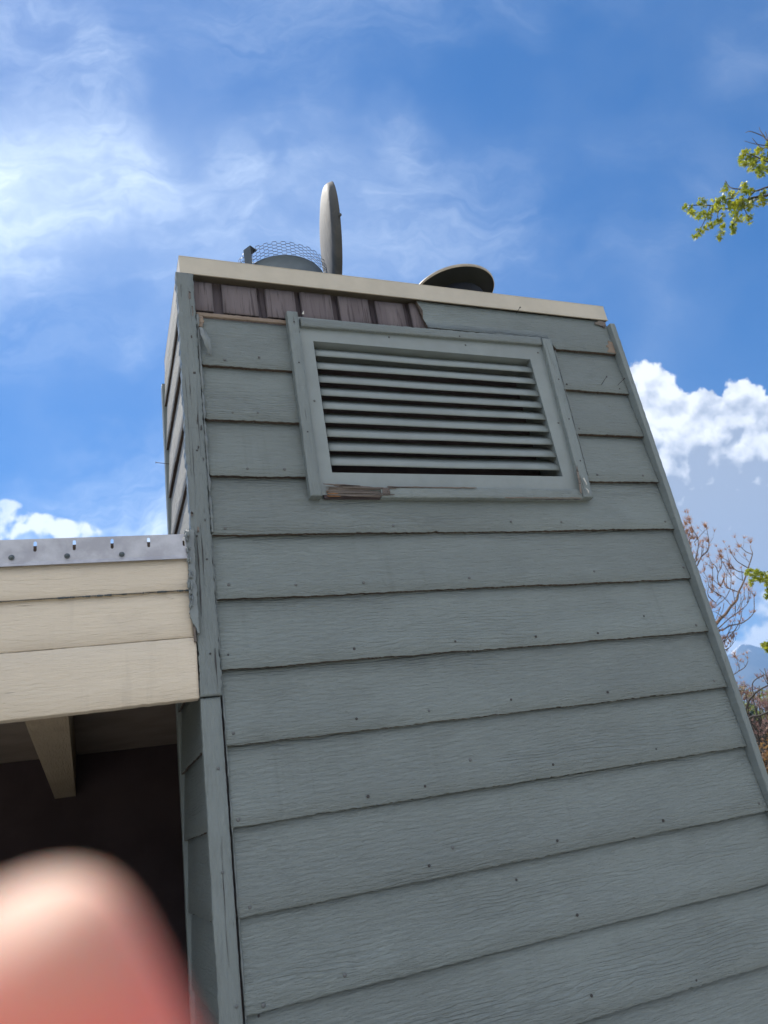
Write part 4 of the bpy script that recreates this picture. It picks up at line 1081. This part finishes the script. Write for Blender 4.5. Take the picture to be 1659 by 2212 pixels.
# shrubs and small trees lower down
def bushy(name, org, label, cat, centre, rad, nleaf, size, m_leaf, seed, lobes=3, trunks=4, fans=False):
    r = random.Random(seed); root = empty(name, org, label, cat); w_ = MB(); c_ = MB(); centre = Vector(centre)
    ends = []
    for k in range(trunks * 5):
        e = centre + Vector((r.gauss(0, .5) * rad[0], r.gauss(0, .5) * rad[1], r.uniform(-.6, 1) * rad[2]))
        mid = Vector(org).lerp(e, .5) + Vector((r.gauss(0, .1), r.gauss(0, .1), .1))
        q = smooth_poly([Vector(org) + Vector((r.gauss(0, .05), r.gauss(0, .05), 0)), mid, e], 4)
        w_.tube(q, [.02 * (1 - .85 * i / (len(q) - 1)) + .003 for i in range(len(q))], 5); ends.append(e)
        for j in range(4):
            s_ = q[5 + r.randint(0, 3)]; e2 = s_ + Vector((r.gauss(0, .22) * rad[0], r.gauss(0, .22) * rad[1], abs(r.gauss(.2, .25)) * rad[2]))
            w_.tube([s_, s_.lerp(e2, .5) + Vector((0, 0, -.02)), e2], [.006, .0045, .002], 4); ends.append(e2)
    clumps = [r.choice(ends) + Vector((r.gauss(0, .12) * rad[0], r.gauss(0, .12) * rad[1], r.gauss(0, .12) * rad[2])) for _ in range(max(12, nleaf // 22))]
    for k in range(nleaf):
        p = r.choice(clumps) + Vector((r.gauss(0, .07), r.gauss(0, .07), r.gauss(0, .06)))
        if fans: fan(c_, p, Vector((r.gauss(0, .5), r.gauss(0, .5), 1)), size, r, 6, size * .04)
        else: leaf(c_, p, size * r.uniform(.6, 1.3), r, .1, lobes)
    w_.build('trunk', [M_BARK], root); c_.build('crown', [m_leaf], root); return root
SHRUB = None
def gpt(x, dist): p = at(x, 1600, dist); return Vector((p.x, p.y, 0))
p = at(1618, 1490, 12); bushy('flowering_tree', gpt(1610, 12), 'small tree with dusty pink blossom heads below the mountain', 'tree', (p.x, p.y, p.z - .22), (.36, .5, .30), 420, .07, M_PINK, 31, fans=True)['group'] = 'pink blossoming trees'
p = at(1675, 1465, 11); bushy('flowering_tree', gpt(1700, 11), 'pink blossoming twigs at the right edge beneath the maple sprig', 'tree', (p.x + .22, p.y, p.z - .1), (.22, .4, .34), 320, .06, M_PINK, 33, fans=True)['group'] = 'pink blossoming trees'
p = at(1668, 1535, 26); bushy('spring_bush', gpt(1675, 26), 'pale green bush catching sun far behind the twigs', 'bush', (p.x, p.y, p.z - .4), (1.3, 1.3, .9), 3600, .10, M_SPRG, 35)
p = at(1640, 1650, 10); SHRUB = bushy('dry_shrub', gpt(1668, 10), 'rusty brown leafed shrub beside the chimney foot edge', 'shrub', (p.x + .12, p.y, p.z - .2), (.55, .5, .42), 2200, .045, M_OAK, 37)
# two pale leaning stems crossing the shrubbery
mb = MB(); mb.tube(smooth_poly([at(1590, 1640, 9.8), at(1613, 1528, 9.7), at(1626, 1504, 9.6), at(1641, 1490, 9.6), at(1665, 1478, 9.6)], 4), [.016, .015, .014, .013, .013, .012, .012, .011, .011, .010, .01, .009, .009, .008, .008, .007, .006], 6)
mb.tube(smooth_poly([at(1628, 1503, 9.6), at(1625, 1480, 9.6), at(1632, 1468, 9.6), at(1650, 1458, 9.6)], 4), .006, 5)
mb.tube(smooth_poly([at(1610, 1560, 9.8), at(1622, 1549, 9.8), at(1640, 1546, 9.8), at(1662, 1537, 9.8)], 4), .011, 6)
g_ = gpt(1668, 10); mb.tube([g_, g_.lerp(at(1590, 1640, 9.8), .6) + Vector((0, 0, .1)), at(1590, 1640, 9.8)], .018, 6)
mb.tube([at(1590, 1640, 9.8), at(1610, 1560, 9.8)], .012, 6)
tag(mb.build('stem', [M_BARK], SHRUB), 'pale bare stems leaning across')
# conifer
def conifer(org, height, rad, label, seed):
    r = random.Random(seed); root = empty('pine_tree', org, label, 'tree', 'dark conifers'); w_ = MB(); c_ = MB(); org = Vector(org)
    w_.tube([org, org + Vector((0, 0, height))], [.12, .02], 7)
    for k in range(260):
        f = r.random() ** .8; z = height * (.05 + .93 * f); a = r.uniform(0, 2 * math.pi); ln = rad * (1 - f) ** .8 * r.uniform(.7, 1.15) + .08
        e = org + Vector((math.cos(a) * ln, math.sin(a) * ln, z - ln * .1)); s_ = org + Vector((0, 0, z + .05))
        w_.tube([s_, e], [.012, .004], 3, cap=False)
        for j in range(int(10 + ln * 26)):
            q = s_.lerp(e, r.uniform(.15, 1.05)) + Vector((r.gauss(0, .05), r.gauss(0, .05), r.gauss(-.02, .04)))
            leaf(c_, q, r.uniform(.05, .11), r, .2, 3)
    w_.build('trunk', [M_BARK], root); c_.build('crown', [M_CONI], root)
p = at(1622, 1535, 14); conifer(gpt(1628, 14), p.z, 1.15, 'dark green conifer low behind the pink blossom', 5)
p = at(1663, 1560, 17); conifer(gpt(1672, 17), p.z, 1.3, 'second dark conifer at the right edge, further off', 6)

# ------------------------------------------------------------------ hand holding the phone: one finger strays before the lens
TIP = Vector((0, 0, H)) + RIGHT * -.027 + DOWN * .024 + FWD * .055
def skin_material():
    m_, t, p = mat('backlit_skin')
    oc = t.new('ShaderNodeTexCoord').outputs['Object']
    n = t.noise(oc, 60, 4, .5)
    pos = t.new('ShaderNodeNewGeometry').outputs['Position']      # blood-red pad, paler tip; light shining through put into the colour too
    dtip = t.vmath('LENGTH', t.vmath('SUBTRACT', pos, tuple(TIP)))
    t.put(p.inputs['Base Color'], t.mix(t.ramp(t.math('MULTIPLY_ADD', n, .004, dtip), .007, .019), (.50, .33, .25), (.66, .19, .155)))
    p.inputs['Subsurface Weight'].default_value = 1.0; p.inputs['Subsurface Radius'].default_value = (1.0, .36, .22)
    p.inputs['Subsurface Scale'].default_value = .007; p.inputs['Roughness'].default_value = .65; p.inputs['Specular IOR Level'].default_value = .25
    bump(t, p, t.noise(oc, 900, 3, .5), .0002)
    return m_
M_SKIN = skin_material()
def camp(x, y, z): return Vector((0, 0, H)) + RIGHT * x + DOWN * y + FWD * z
chains = dict(index=[(-.0292, .0294, .0550, .0078), (-.0276, .0345, .0555, .0096), (-.0252, .0420, .0560, .0103), (-.0215, .0520, .0570, .0106), (-.0165, .0680, .0600, .0108), (-.0110, .0900, .0640, .0112)],
              middle=[(-.0030, .0640, .0440, .0068), (.0005, .0720, .0470, .0080), (.0035, .0840, .0560, .0086), (.0045, .0950, .0650, .0098)],
              ring=[(.0150, .0680, .0430, .0064), (.0180, .0760, .0460, .0076), (.0200, .0880, .0560, .0082), (.0200, .0990, .0660, .0094)],
              little=[(.0320, .0760, .0440, .0054), (.0340, .0830, .0470, .0064), (.0350, .0930, .0560, .0070), (.0340, .1040, .0660, .0084)],
              thumb=[(-.0400, .0880, .0420, .0086), (-.0400, .0990, .0460, .0098), (-.0340, .1160, .0560, .0110), (-.0180, .1340, .0640, .0130)])
verts, edges, rad = [], [], []
verts.append(camp(.010, .165, .064)); rad.append((.028, .019)); wrist = 0
verts.append(camp(.010, .135, .066)); rad.append((.036, .015)); palm = 1; edges.append((0, 1))
prev = 0
for k, (x, y, z, r) in enumerate([(.012, .20, .062, .025), (.016, .26, .05, .03), (.020, .32, .035, .033)]):
    verts.append(camp(x, y, z)); rad.append((r, r * .85)); edges.append((prev, len(verts) - 1)); prev = len(verts) - 1
for nm, c_ in chains.items():
    last = palm if nm != 'thumb' else wrist
    for x, y, z, r in c_[::-1]:
        verts.append(camp(x, y, z)); rad.append((r, r)); edges.append((last, len(verts) - 1)); last = len(verts) - 1
hc = camp(.01, .165, .064)
me = bpy.data.meshes.new('hand'); me.from_pydata([v - hc for v in verts], edges, [])
me.skin_vertices.new() if hasattr(me.skin_vertices, 'new') else None
ho = bpy.data.objects.new('hand', me); COL.objects.link(ho); ho.location = hc
me.materials.append(M_SKIN)
sk = ho.modifiers.new('skin', 'SKIN'); sk.use_smooth_shade = True
if not me.skin_vertices:
    raise RuntimeError('no skin layer')
for i, d_ in enumerate(me.skin_vertices[0].data): d_.radius = rad[i]; d_.use_root = (i == 0)
sb = ho.modifiers.new('subdivision', 'SUBSURF'); sb.levels = 2; sb.render_levels = 3
tag(ho, 'blurred pink fingertip of a hand straying in front of the lens, lower left corner', 'hand')

# ------------------------------------------------------------------ haze
def haze():
    g = MB(); g.box((-9500, -9500, -8), (9500, 9500, 930))
    m_ = bpy.data.materials.new('haze'); m_.use_nodes = True; t = NT(m_.node_tree); t.n.clear()
    out = t.new('ShaderNodeOutputMaterial'); v = t.new('ShaderNodeVolumePrincipled')
    v.inputs['Color'].default_value = (.30, .56, 1.0, 1); v.inputs['Density'].default_value = 1.5e-4; v.inputs['Anisotropy'].default_value = .3
    t.l.new(v.outputs[0], out.inputs['Volume'])
    o = g.build('haze', [m_]); tag(o, kind='stuff'); return o
if True: haze()
